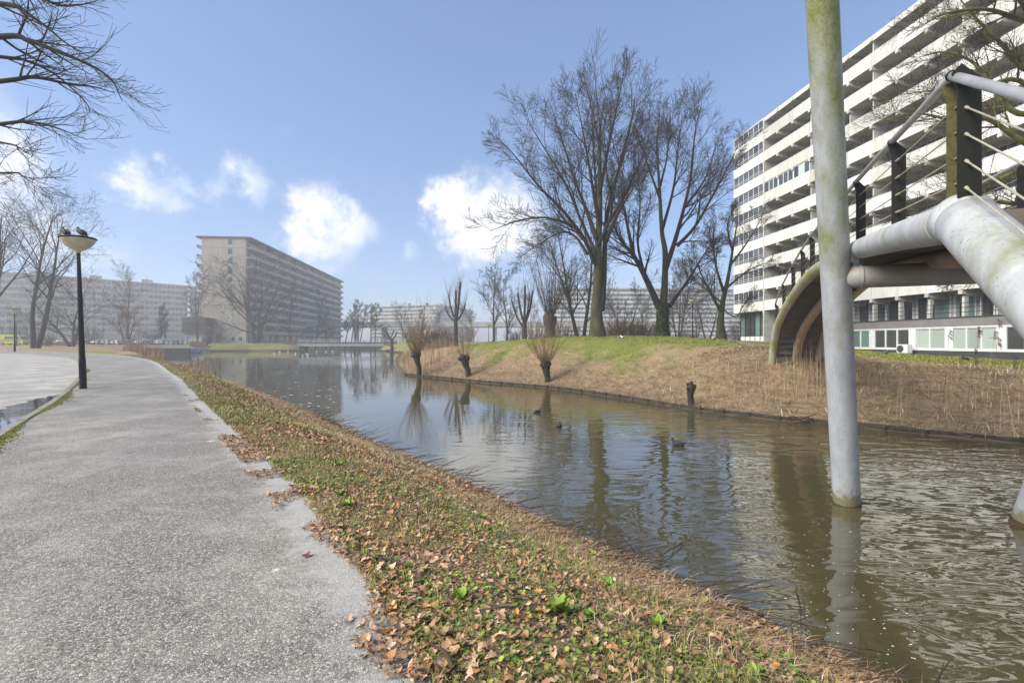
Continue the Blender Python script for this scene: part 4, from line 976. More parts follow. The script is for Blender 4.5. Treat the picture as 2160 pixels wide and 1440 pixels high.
# ---------------------------------------------------------------- birds
def bird(name, loc, rz, label, cat, kind, group=None, sit=True, s=1.0):
    """body along +x"""
    o = empty(name, loc, rz, label, cat, group); mt = MAT[kind]
    rot = Matrix.Rotation(R(-35 if not sit else -8), 3, 'Y')
    b = MB()
    if sit:                              # floating or resting low
        b.ball((0, 0, .09 * s), (.20 * s, .11 * s, .10 * s), 12, 8); b.rod([(.12 * s, 0, .12 * s), (.17 * s, 0, .22 * s)], [.05 * s, .035 * s], 8)
        b.ball((.185 * s, 0, .245 * s), (.05 * s, .038 * s, .04 * s), 10, 6); b.add([(-.15 * s, .05 * s, .12 * s), (-.15 * s, -.05 * s, .12 * s), (-.30 * s, -.02 * s, .15 * s), (-.30 * s, .02 * s, .15 * s), (-.15 * s, 0, .06 * s)], [(0, 1, 2, 3), (1, 4, 2), (4, 0, 3), (4, 3, 2)])
        hp = (.185 * s, 0, .245 * s)
    else:                                # perched upright
        b.ball((0, 0, .15 * s), (.17 * s, .085 * s, .085 * s), 12, 8, rot); b.rod([(.09 * s, 0, .22 * s), (.11 * s, 0, .28 * s)], [.05 * s, .035 * s], 8); b.ball((.12 * s, 0, .295 * s), (.045 * s, .034 * s, .036 * s), 10, 6)
        b.add([(-.10 * s, .045 * s, .10 * s), (-.10 * s, -.045 * s, .10 * s), (-.29 * s, -.03 * s, -.03 * s), (-.29 * s, .03 * s, -.03 * s), (-.10 * s, 0, .05 * s)], [(0, 1, 2, 3), (1, 4, 2), (4, 0, 3), (4, 3, 2)])
        hp = (.12 * s, 0, .295 * s)
        for sy in (-.03, .03): MB().rod([(.0, sy * s, .08 * s), (.02 * s, sy * s, .0)], .008 * s, 5).build('leg', MAT['beak'], o)
    b.build('body', mt, o, True)
    MB().rod([(hp[0] + .035 * s, 0, hp[2]), (hp[0] + .085 * s, 0, hp[2] - .012 * s)], [.014 * s, .003 * s], 6).build('beak', MAT['beak'], o)
    for sy in (-1, 1):
        w = MB().ball((0, 0, 0), (.16 * s, .02 * s, .075 * s), 10, 6, rot); w.build('wing', MAT['bird_grey'] if kind == 'bird_white' else mt, o, True, loc=(-.03 * s, sy * (.10 if sit else .075) * s, (.10 if sit else .15) * s))
    return o
lt = Vector((-14.2, 15.7, 0)) + Euler((0, R(-2), 0)).to_matrix() @ Vector((0, 0, 5.07))
bird('jackdaw', lt + Vector((-.42, 0, -.0)), R(160), 'dark bird facing away on the left rim of the near lamp', 'bird', 'bird_dark', sit=False)
bird('jackdaw', lt + Vector((.12, -.02, .0)), R(172), 'dark bird perched right of centre on top of the near lamp', 'bird', 'bird_dark', sit=False)
def on_water(px_, py_): Y = (EYE - WATER_Z) / ((py_ - 720) / FPX); return Vector(((px_ - 1080) / FPX * Y, Y, WATER_Z - .02))
bird('coot', on_water(1133, 870), R(10), 'black coot swimming below the third pollard willow reflection', 'bird', 'bird_dark', sit=True, s=.7)
bird('coot', on_water(1180, 900), R(80), 'black coot swimming alone in the middle of the channel', 'bird', 'bird_dark', sit=True, s=.68)
bird('duck', on_water(1430, 940), R(165), 'dark duck swimming nearest the footbridge with a wake', 'bird', 'bird_dark', sit=True, s=.8)
GULLS = [(578, 748), (590, 744), (609, 742), (624, 747), (645, 748), (668, 743), (688, 742), (701, 742), (652, 750), (640, 752)]
for i, (a, b_) in enumerate(GULLS): bird('gull', on_water(a, b_), R(random.uniform(0, 360)), 'white gull floating on the far pond below the grassy bank', 'bird', 'bird_white', 'gulls floating on the pond', True, 1.5)
def on_land(px_, Y): p = on(px_, Y); return p
bird('pigeon', on(1867, 26.5), R(20), 'grey and white pigeon on the grass right of the pylon', 'bird', 'bird_grey', sit=True, s=.9)
bird('pigeon', on(2035, 25), R(190), 'dark grey pigeon on the grass below the annex windows at right', 'bird', 'bird_dark', sit=True, s=.9)
bird('gull', on(1311, 32), R(100), 'white gull standing on the mound right of the biggest trunk', 'bird', 'bird_white', sit=True, s=.85)
bird('gull', on(1505, 36), R(30), 'white gull standing on the gravel path over the mound', 'bird', 'bird_white', sit=True, s=.85)

# ---------------------------------------------------------------- a jogger in white
def person(loc, rz, label):
    o = empty('person', loc, rz, label, 'person')
    j = {'pel': (0, 0, .95), 'bel': (.03, 0, 1.12), 'che': (.08, 0, 1.35), 'nek': (.11, 0, 1.50), 'hed': (.14, 0, 1.62), 'top': (.15, 0, 1.74),
         'hl': (0, .09, .92), 'kl': (.28, .10, .62), 'al': (.10, .10, .18), 'tl': (.24, .10, .12), 'hr': (0, -.09, .92), 'kr': (-.02, -.10, .50), 'ar': (-.36, -.10, .30), 'tr': (-.36, -.10, .14),
         'sl': (.08, .19, 1.40), 'el': (-.12, .24, 1.16), 'wl': (.08, .20, 1.02), 'fl': (.15, .19, 1.04), 'sr': (.08, -.19, 1.40), 'er': (.02, -.25, 1.14), 'wr': (.26, -.18, 1.20), 'fr': (.33, -.17, 1.24)}
    rad = {'pel': .15, 'bel': .14, 'che': .16, 'nek': .055, 'hed': .095, 'top': .06, 'hl': .10, 'kl': .065, 'al': .045, 'tl': .04, 'hr': .10, 'kr': .065, 'ar': .045, 'tr': .04, 'sl': .065, 'el': .045, 'wl': .032, 'fl': .035, 'sr': .065, 'er': .045, 'wr': .032, 'fr': .035}
    names = list(j); e = [('pel', 'bel'), ('bel', 'che'), ('che', 'nek'), ('nek', 'hed'), ('hed', 'top'), ('pel', 'hl'), ('hl', 'kl'), ('kl', 'al'), ('al', 'tl'), ('pel', 'hr'), ('hr', 'kr'), ('kr', 'ar'), ('ar', 'tr'), ('che', 'sl'), ('sl', 'el'), ('el', 'wl'), ('wl', 'fl'), ('che', 'sr'), ('sr', 'er'), ('er', 'wr'), ('wr', 'fr')]
    me = bpy.data.meshes.new('body'); me.from_pydata([j[n] for n in names], [(names.index(a), names.index(b)) for a, b in e], [])
    me.materials.append(MAT['white_cloth'])
    b = bpy.data.objects.new('body', me); link(b, o); b.modifiers.new('skin', 'SKIN'); sd = b.modifiers.new('sub', 'SUBSURF'); sd.levels = 1; sd.render_levels = 2
    for i, n in enumerate(names): me.skin_vertices[0].data[i].radius = (rad[n], rad[n])
    me.skin_vertices[0].data[0].use_root = True
    MB().ball((.155, 0, 1.665), (.10, .088, .115), 12, 8).build('head', MAT['skin'], o, True); MB().ball((.135, 0, 1.70), (.107, .096, .10), 12, 8).build('hair', MAT['dark_cloth'], o, True)
person(on(1004, 112), R(200), 'jogger in white clothes running across the far lawn')
dg = empty('dog', on(971, 112), R(185), 'small dark dog on the far lawn left of the jogger', 'dog')
MB().ball((0, 0, .42), (.36, .13, .15), 12, 8).ball((.2, 0, .42), (.18, .14, .17), 10, 7).rod([(.3, 0, .48), (.42, 0, .62)], [.1, .08], 8).ball((.47, 0, .65), (.12, .085, .085), 10, 6).rod([(.55, 0, .63), (.66, 0, .6)], [.05, .035], 6).rod([(-.34, 0, .46), (-.5, 0, .6), (-.58, 0, .72)], [.03, .025, .012], 6) \
    .rod([(.24, .08, .38), (.25, .08, .18), (.27, .08, 0)], [.06, .035, .035], 6).rod([(.24, -.08, .38), (.20, -.08, .18), (.22, -.08, 0)], [.06, .035, .035], 6).rod([(-.24, .08, .42), (-.2, .08, .27), (-.3, .08, .16), (-.27, .08, 0)], [.08, .055, .035, .035], 6).rod([(-.24, -.08, .42), (-.26, -.08, .27), (-.36, -.08, .16), (-.33, -.08, 0)], [.08, .055, .035, .035], 6).build('body', MAT['dark_cloth'], dg, True)
for sy in (-.06, .06): MB().ball((.43, sy, .72), (.03, .02, .05), 6, 5).build('ear', MAT['dark_cloth'], dg, True)

# rusty bicycle remains sticking out of the channel
w_ = on_water(1686, 893); bk = empty('sunken_bicycle', (w_.x, w_.y, WATER_Z), R(-8), 'rusty bicycle remains with two hoops sticking out of the water by the far bank', 'bicycle')
for dx, rr_ in ((-.22, .22), (.2, .2)):
    pts = [(dx + rr_ * math.cos(a), .03 * math.sin(3 * a), .02 + rr_ * math.sin(a)) for a in np.linspace(-.5, math.pi + .5, 24)]
    MB().rod(pts, .022, 7).build('wheel_hoop', MAT['rust'], bk, True)
MB().rod([(-.22, 0, .0), (.0, .02, .16), (.2, 0, .02)], .02, 7).rod([(.0, .02, .14), (.5, .05, .3), (.55, .05, .36)], .018, 7).build('frame', MAT['rust'], bk, True)

# ---------------------------------------------------------------- bare trees
def rot_about(v, axis, ang): return Matrix.Rotation(ang, 3, axis) @ v
def grow(rs, p, d, ln, r, lv, spec, out, maxlv):
    s = spec[lv]; n = s.get('n', 5); pts = [p.copy()]; step = ln / n; d = d.normalized(); w = s.get('wob', .12); tr = s.get('trop', .05)
    q = p.copy()
    for i in range(n):
        d = d + Vector((rs.gauss(0, w), rs.gauss(0, w), rs.gauss(0, w) + tr)); d.normalize(); q = q + d * step; pts.append(q)
    tip = s.get('tip', .25); rad = [max(r * (1 - (1 - tip) * (i / n)), .0035) for i in range(n + 1)]
    out[lv].append((np.array(pts), np.array(rad)))
    if lv < maxlv: children(rs, pts, rad, ln, lv, spec, out, maxlv)
def children(rs, pts, rad, ln, lv, spec, out, maxlv, count=None, fr=None):
    s = spec[lv]; k = count or s['kids']; f0, f1 = fr or s.get('fr', (.25, 1.0)); n = len(pts) - 1; az = rs.uniform(0, 6.28)
    for i in range(k):
        f = f0 + (f1 - f0) * (i + rs.random()) / k; f = min(f, .999); j = int(f * n); u = f * n - j
        p = Vector(pts[j]).lerp(Vector(pts[j + 1]), u); t = (Vector(pts[j + 1]) - Vector(pts[j])).normalized()
        ax = t.cross(Vector((rs.gauss(0, 1), rs.gauss(0, 1), rs.gauss(0, 1))));
        if ax.length < 1e-3: continue
        ax.normalize(); ax = rot_about(ax, t, az); az += 2.4
        a = s.get('ang', (28, 55)); d = rot_about(t, ax, R(rs.uniform(*a)))
        cl = ln * s.get('lr', .55) * rs.uniform(.6, 1.15) * (s.get('t0', 1.15) - s.get('t1', .55) * f); cr = (rad[j] * (1 - u) + rad[j + 1] * u) * s.get('rr', .55)
        grow(rs, p, d, max(cl, .12), max(cr, .004), lv + 1, spec, out, maxlv)
def tree_thing(out, base, label, mats, name='bare_tree', group='bare trees', sides=(14, 7, 4, 3, 3, 3), fine_from=3, offset=None, min_r=0.0):
    """out: level -> branches (world or local coordinates); base: location of the Empty"""
    o = empty(name, base, 0, label, 'tree', group)
    sh = np.array(offset if offset is not None else (0, 0, 0), float)
    def part(nm, levels, mat):
        V, Fq, b = [], [], 0
        for lv in levels:
            br = [(p - sh, np.maximum(r, min_r)) for p, r in out[lv]]
            if not br: continue
            v, f = tubes(br, sides[lv]); V.append(v); Fq.append(f[0] + b); b += len(v)
        if V: obj(nm, mesh_np(nm, np.vstack(V), [np.vstack(Fq)], True), mat, o)
    mx = len(out)
    part('trunk', [0], mats[0]); part('limbs', range(1, min(fine_from, mx)), mats[1]); part('twigs', range(fine_from, mx), mats[2])
    return o
SPEC_ELM = [dict(n=8, wob=.03, trop=.03, kids=7, fr=(.3, .98), ang=(22, 42), lr=.75, rr=.55, tip=.3),
            dict(n=9, wob=.06, trop=.05, kids=9, fr=(.2, 1), ang=(22, 48), lr=.5, rr=.5, tip=.15),
            dict(n=7, wob=.06, trop=.04, kids=8, fr=(.12, 1), ang=(22, 52), lr=.60, rr=.5, tip=.2),
            dict(n=5, wob=.06, trop=.03, kids=7, fr=(.12, 1), ang=(22, 52), lr=.66, rr=.6, tip=.35),
            dict(n=3, wob=.08, trop=.02, kids=0, tip=.5)]
def px_line(pts, Y, dy):        # traced limb: pixels -> points in depth Y, leaning by dy metres towards its tip
    n = len(pts); L_ = [P(a, b, Y + dy * i / (n - 1)) for i, (a, b) in enumerate(pts)]
    return spline([tuple(v) for v in L_], 5)
def traced_tree(seed, Y, trunk, stems, limbs, r_tr, label, mats, maxlv, kids, spec=SPEC_ELM, name='bare_tree', base=None, lr=.40, min_r=.009, fine_from=3, shrink=None):
    """trunk / stems / limbs: (pixel polyline, depth shift, radius at start, radius at end)"""
    rs = random.Random(seed); out = [[] for _ in range(maxlv + 1)]
    for lst, lv in ((trunk, 0), (stems, 1), (limbs, 1)):
        for pts, dy, r0, r1 in lst:
            if shrink: pts = [(a_, shrink[0] - (shrink[0] - b_) * shrink[1] if b_ < shrink[0] else b_) for a_, b_ in pts]
            c = px_line(pts, Y, dy); n = len(c); rad = 1.15 * (r0 + (r1 - r0) * np.linspace(0, 1, n) ** .85)
            if lv == 0:                   # root flare
                rad = rad + r0 * .55 * np.exp(-np.linspace(0, 1, n) * 14)
                c[0][2] = min(c[0][2], hz(c[0][0], c[0][1]) - .15)
            out[lv].append((c, rad)); ln = np.linalg.norm(np.diff(c, axis=0), axis=1).sum()
            if True:
                sp = [dict(s) for s in spec]; sp[1]['lr'] = lr; sp[1]['t0'] = 1.15; sp[1]['t1'] = .62
                children(rs, [Vector(p) for p in c], list(rad), ln, 1, sp, out, maxlv, count=kids if lv else max(3, kids // 3), fr=(.25, 1) if lv else (.75, 1))
    c0 = out[0][0][0][0]; b = Vector((c0[0], c0[1], hz(c0[0], c0[1]))) if base is None else base
    return tree_thing(out, b, label, mats, name, offset=b, min_r=min_r, fine_from=fine_from)
GB = (MAT['green_bark'], MAT['bark'], MAT['twig'])
# tree A: the biggest tree on the mound
traced_tree(3, 36, [([(1260, 712), (1258, 650), (1260, 594), (1262, 497), (1265, 400), (1265, 303), (1266, 230), (1275, 160)], .5, .42, .03)],
    [([(1268, 650), (1273, 580), (1275, 521), (1278, 449), (1291, 376), (1311, 303), (1333, 206), (1340, 150)], 2.0, .25, .025)],
    [([(1254, 540), (1240, 500), (1219, 463), (1185, 444), (1141, 434), (1087, 444), (1032, 466)], -3, .17, .015), ([(1219, 463), (1185, 415), (1136, 361), (1087, 293), (1056, 256)], -1, .13, .015),
     ([(1257, 483), (1238, 420), (1214, 352), (1185, 254), (1160, 167)], 2, .17, .015), ([(1262, 440), (1248, 352), (1233, 254), (1214, 147)], -2.5, .15, .012), ([(1265, 380), (1282, 279), (1301, 181), (1316, 99)], -1.5, .13, .012),
     ([(1275, 500), (1301, 429), (1330, 376), (1360, 320)], -3, .14, .015), ([(1240, 520), (1215, 480), (1185, 468), (1136, 497), (1097, 526)], 2.5, .11, .012), ([(1258, 520), (1225, 440), (1190, 350), (1135, 250), (1110, 205)], 4, .14, .012),
     ([(1264, 450), (1255, 330), (1250, 220), (1255, 130)], 5, .13, .012), ([(1276, 460), (1320, 380), (1360, 280), (1375, 220)], 4.5, .12, .012), ([(1262, 500), (1290, 420), (1280, 330), (1275, 240)], -5, .12, .012)],
    .42, 'tallest bare tree, on top of the grassy mound', GB, 4, 13, shrink=(708, .91))
# tree B: three-stemmed tree with an ivy-clad foot
TREE_B = traced_tree(5, 40, [([(1398, 710), (1398, 680), (1399, 640), (1402, 594), (1403, 521), (1396, 473), (1391, 376), (1386, 279), (1392, 200)], .3, .40, .03)],
    [([(1390, 645), (1360, 575), (1335, 526), (1310, 495), (1292, 456)], -1.5, .28, .04), ([(1403, 560), (1423, 497), (1442, 424), (1457, 352), (1466, 254), (1478, 195)], 1.5, .22, .02), ([(1412, 642), (1447, 590), (1476, 541), (1500, 500)], 2.5, .16, .02)],
    [([(1337, 530), (1321, 449), (1311, 376), (1318, 300)], 2, .16, .015), ([(1428, 507), (1466, 463), (1500, 400), (1534, 332), (1556, 285)], -2, .15, .015), ([(1424, 502), (1455, 496), (1490, 497), (1540, 500)], -2, .07, .01), ([(1360, 575), (1345, 500), (1350, 420), (1345, 340)], -3, .13, .012),
     ([(1397, 470), (1420, 380), (1430, 290), (1440, 210)], -3, .13, .012), ([(1392, 400), (1365, 320), (1350, 240)], 3, .11, .012), ([(1445, 420), (1490, 350), (1515, 260)], 3, .12, .012), ([(1391, 380), (1408, 300), (1415, 200)], 4, .1, .012)],
    .40, 'three-stemmed bare tree with dark ivy on its trunk', GB, 4, 13, shrink=(706, .94))
# tree C: mossy tree by the white block
traced_tree(8, 45, [([(1522, 713), (1520, 680), (1524, 640), (1535, 590), (1545, 530), (1555, 470)], .3, .36, .04)],
    [([(1522, 660), (1500, 620), (1480, 580), (1462, 530)], -1, .16, .02), ([(1528, 620), (1510, 560), (1505, 500), (1512, 455)], 1, .14, .015)],
    [([(1530, 610), (1565, 580), (1600, 560), (1625, 555)], -1.5, .11, .012), ([(1540, 560), (1570, 520), (1595, 480), (1610, 450)], 2, .11, .012), ([(1524, 640), (1490, 610), (1455, 585)], 2.5, .10, .012), ([(1522, 650), (1552, 668), (1570, 640), (1590, 620)], -2, .07, .01), ([(1545, 530), (1535, 480), (1545, 440)], -2.5, .1, .012)],
    .36, 'mossy bare tree directly left of the white block', (MAT['green_bark'], MAT['green_bark'], MAT['twig_brown']), 4, 10)
# near tree at the right edge: mossy branches hanging behind the footbridge
traced_tree(21, 20, [([(2290, 780), (2285, 640), (2270, 480), (2260, 300), (2250, 100), (2240, -80)], .0, .30, .10)], [],
    [([(2268, 470), (2180, 440), (2090, 425), (1990, 440), (1900, 470)], -1, .12, .012), ([(2262, 350), (2160, 300), (2080, 250), (2000, 250), (1930, 240), (1850, 260)], .5, .13, .012), ([(2255, 220), (2150, 240), (2090, 180), (2050, 130), (1990, 110), (1940, 120)], 1.5, .13, .012),
     ([(2250, 130), (2170, 150), (2110, 90), (2060, 40), (2010, -20)], 0, .13, .012), ([(2250, 60), (2150, 40), (2080, 20), (1990, 30), (1940, 60)], -1.5, .12, .012), ([(2262, 330), (2170, 350), (2100, 380), (2040, 380), (1960, 350), (1880, 360)], 2, .11, .012),
     ([(2275, 560), (2200, 560), (2120, 560), (2050, 580), (1985, 590)], -.5, .08, .01), ([(2255, 200), (2200, 80), (2150, 0), (2120, -80)], -2, .13, .012), ([(2258, 260), (2150, 170), (2060, 190), (1980, 190), (1900, 200)], -2, .11, .012)],
    .3, 'mossy bare tree at the right edge hanging over the footbridge', (MAT['moss_branch'], MAT['moss_branch'], MAT['twig_brown']), 4, 12, base=None, min_r=.006, lr=.30)
# near tree beyond the left edge: long branches reaching in at the top left
traced_tree(34, 13, [([(-620, 830), (-600, 560), (-590, 300), (-580, 100), (-590, -150)], 0, .30, .10)], [],
    [([(-585, 180), (-300, 120), (0, 78), (60, 86), (130, 112), (190, 138), (235, 168), (258, 215)], 0, .10, .006), ([(-590, 300), (-300, 200), (0, 172), (70, 163), (140, 176), (200, 184), (240, 196)], 1, .09, .006), ([(-590, 380), (-300, 300), (0, 262), (60, 257), (120, 270), (185, 296)], .5, .08, .005),
     ([(-580, 80), (-300, -10), (0, 8), (45, 22), (95, 55), (135, 88), (175, 112)], -.6, .09, .006), ([(-585, 250), (-300, 260), (0, 300), (40, 318), (68, 348)], -.5, .05, .004), ([(-590, 420), (-300, 390), (0, 365), (50, 372), (105, 392)], -.4, .05, .004), ([(-585, 60), (-300, -60), (0, -40), (60, -20), (120, 10), (170, 10), (215, 0)], 1.2, .09, .006),
     ([(-590, 150), (-300, 90), (0, 120), (60, 130), (120, 160), (180, 215), (190, 240)], 1.8, .07, .005)],
    .3, 'bare tree outside the left edge whose branches reach in at top left', (MAT['bark'], MAT['bark'], MAT['twig']), 3, 15, min_r=.005, lr=.15, fine_from=2)

def auto_tree(seed, px_, Y, H, label, spec, r0, mats, maxlv=4, lean=(0, 0), stems=1, spread=.25, split=.25, kids=7, name='bare_tree', min_r=.012, loc=None, sides=(10, 6, 4, 3, 3, 3), fine_from=3):
    rs = random.Random(seed); out = [[] for _ in range(maxlv + 1)]; b = on(px_, Y) if loc is None else loc
    for k in range(stems):
        a = 6.28 * k / stems + rs.uniform(-.4, .4); d = Vector((lean[0] + (spread * math.cos(a) if stems > 1 else 0), lean[1] + (spread * math.sin(a) if stems > 1 else 0), 1))
        p0 = Vector((math.cos(a), math.sin(a), 0)) * (r0 * .55 if stems > 1 else 0) + Vector((0, 0, -.3))
        sp = [dict(s) for s in spec]; sp[0]['kids'] = kids; sp[0]['fr'] = (split, .98)
        if maxlv == 4:                    # fewer, longer end twigs on trees too far off to show them
            sp[4]['n'] = 2; sp[3]['n'] = 3; sp[3]['kids'] = 2 if Y > 70 else 3; sp[3]['lr'] = .75
            if Y > 100: sp[2]['kids'] = 4
        grow(rs, p0, d, H * rs.uniform(.9, 1.0), r0 * (1 if stems == 1 else .75), 0, sp, out, maxlv)
    return tree_thing(out, b, label, mats, name, min_r=min_r, sides=sides, fine_from=fine_from)
SP2 = [dict(n=8, wob=.035, trop=.03, kids=9, ang=(24, 52), lr=.58, rr=.5, tip=.12), dict(n=7, wob=.08, trop=.05, kids=8, fr=(.2, 1), ang=(22, 50), lr=.5, rr=.5, tip=.15), dict(n=5, wob=.1, trop=.03, kids=6, fr=(.15, 1), ang=(25, 55), lr=.5, rr=.55, tip=.25), dict(n=4, wob=.09, trop=.02, kids=5, fr=(.15, 1), ang=(22, 48), lr=.6, rr=.7, tip=.4), dict(n=3, wob=.1, trop=.01, kids=0, tip=.6)]
BT = (MAT['bark'], MAT['bark'], MAT['twig_brown'])
SP_N = [dict(SP2[0], lr=.36), SP2[1], SP2[2], SP2[3], SP2[4]]
auto_tree(41, 75, 75, 23, 'tall twin-trunked bare tree left of the near lamp', SP2, .5, (MAT['bark'], MAT['bark'], MAT['twig']), 4, (.12, 0), 2, .08, .3, 12)
auto_tree(42, -12, 66, 21, 'bare tree cut by the left edge behind the footpath bend', SP2, .42, (MAT['bark'], MAT['bark'], MAT['twig']), 4, (.05, 0), 1, .1, .25, 13)
SP_OPEN = [dict(SP2[0], ang=(40, 70), lr=.85, wob=.06), dict(SP2[1], ang=(30, 60), trop=.02), SP2[2], SP2[3], SP2[4]]
auto_tree(43, 152, 88, 11.5, 'low wide-spreading bare tree behind the near lamp', SP_OPEN, .38, (MAT['green_bark'], MAT['green_bark'], MAT['twig_brown']), 4, (0, 0), 3, .45, .2, 8)
auto_tree(44, 266, 135, 19, 'pale bare tree rising over the far left slab', SP2, .32, BT, 4, (.05, 0), 1, .1, .35, 11, min_r=.02)
auto_tree(45, 268, 108, 8.5, 'orange-brown willow beside the parked cars', SP2, .22, (MAT['bark'], MAT['twig_pale'], MAT['willow']), 4, (0, 0), 3, .3, .2, 8, min_r=.018)
auto_tree(46, 417, 139, 22, 'slim two-stemmed bare tree left of the brown gable', SP_N, .25, BT, 4, (.0, 0), 2, .05, .2, 12, min_r=.02)
auto_tree(47, 541, 141, 22.5, 'broad old bare tree in front of the block across the pond', SP_OPEN, .75, BT, 4, (.0, 0), 5, .30, .15, 7, min_r=.024)
SP_POP = [dict(SP2[0], ang=(25, 50), lr=.26), SP2[1], SP2[2], SP2[3], SP2[4]]
for i, (px_, Y, H, lab) in enumerate([(611, 143, 19, 'slender bare tree right of the broad tree before the long balcony side'), (665, 146, 21, 'thick-stemmed upright bare tree before the long balcony side'), (688, 150, 15, 'thin bare tree near the right end of the long balcony side'), (340, 125, 10, 'small bare tree between the parked cars and the timber annex'), (350, 128, 11, 'second small bare tree beside the timber annex')]):
    auto_tree(50 + i, px_, Y, H, lab, SP_POP, .30 if i == 1 else .2, BT, 4, (.0, 0), 1, .1, .2, 16, min_r=.022)
SP_ALD = [dict(SP2[0], ang=(35, 75), lr=.2, wob=.03), dict(SP2[1], kids=8), dict(SP2[2], kids=6), SP2[3], SP2[4]]
for i, (px_, Y, H, ln_, lab) in enumerate([(724, 158, 15, .16, 'leftmost leaning alder behind the white-railed bridge'), (738, 162, 18, .12, 'tall leaning alder, second from left behind the white-railed bridge'), (746, 160, 19, .06, 'tall straight alder in the middle behind the white-railed bridge'), (757, 163, 18, .10, 'alder right of the middle one behind the white-railed bridge'), (781, 160, 17, .08, 'leaning alder second from right behind the white-railed bridge'), (790, 165, 18, .05, 'rightmost alder behind the white-railed bridge')]):
    auto_tree(60 + i, px_, Y, H, lab, SP_ALD, .26, (MAT['bark'], MAT['bark'], MAT['twig']), 4, (ln_, 0), 1, .1, .45, 20, name='alder', min_r=.03)
# trees on and behind the mound
auto_tree(71, 1040, 82, 12.5, 'round-crowned slim bare tree left of the mound', SP2, .24, BT, 4, (0, 0), 1, .1, .2, 13, min_r=.014)
auto_tree(72, 1069, 90, 11, 'bare tree just right of the slim round-crowned tree', SP2, .26, BT, 4, (0, 0), 1, .1, .15, 13, min_r=.015)
auto_tree(73, 1225, 56, 13.5, 'multi-stemmed bare tree directly left of the tallest tree', SP2, .34, (MAT['bark'], MAT['bark'], MAT['twig_brown']), 4, (-.1, 0), 3, .28, .2, 10, min_r=.01)
auto_tree(74, 1430, 78, 12, 'bare tree in the gap behind the ivy-clad tree', SP2, .22, BT, 4, (0, 0), 3, .2, .15, 8, min_r=.014)
auto_tree(75, 1320, 90, 12, 'bare tree behind the reddish hedge', SP2, .22, BT, 4, (0, 0), 2, .2, .2, 9, min_r=.015)
auto_tree(76, 1492, 80, 10, 'bare tree behind the mossy tree by the white block', SP_OPEN, .2, BT, 4, (0, 0), 2, .3, .2, 8, min_r=.014)
auto_tree(77, 1590, 76, 6, 'small shrubby tree at the foot of the white block', SP_OPEN, .12, BT, 3, (0, 0), 3, .4, .1, 8, min_r=.012)
auto_tree(78, 1180, 120, 14, 'bare tree far behind the tallest tree', SP2, .22, BT, 4, (0, 0), 1, .1, .2, 12, min_r=.018)
auto_tree(79, 890, 130, 11, 'thin bare tree before the viaduct behind the first pollard', SP_POP, .2, BT, 4, (0, 0), 1, .1, .2, 12, min_r=.02)

for i, (px_, Y, H, lab) in enumerate([(850, 175, 13, 'thin hazy tree before the viaduct, left of the first pollard'), (925, 185, 12, 'thin hazy tree before the viaduct, right of the first pollard'), (1000, 180, 13, 'thin hazy tree before the viaduct behind the jogger'), (1120, 170, 15, 'thin hazy tree before the viaduct left of the shaggy pollard'), (1290, 150, 13, 'hazy bare tree before the pale slab left of the ivy-clad tree'), (1350, 160, 14, 'hazy bare tree before the pale slab behind the hedge'), (1470, 140, 13, 'hazy bare tree before the pale slab behind the mound path')]):
    auto_tree(90 + i, px_, Y, H, lab, SP2, .2, BT, 4, (0, 0), 1, .1, .2, 12, min_r=.022)
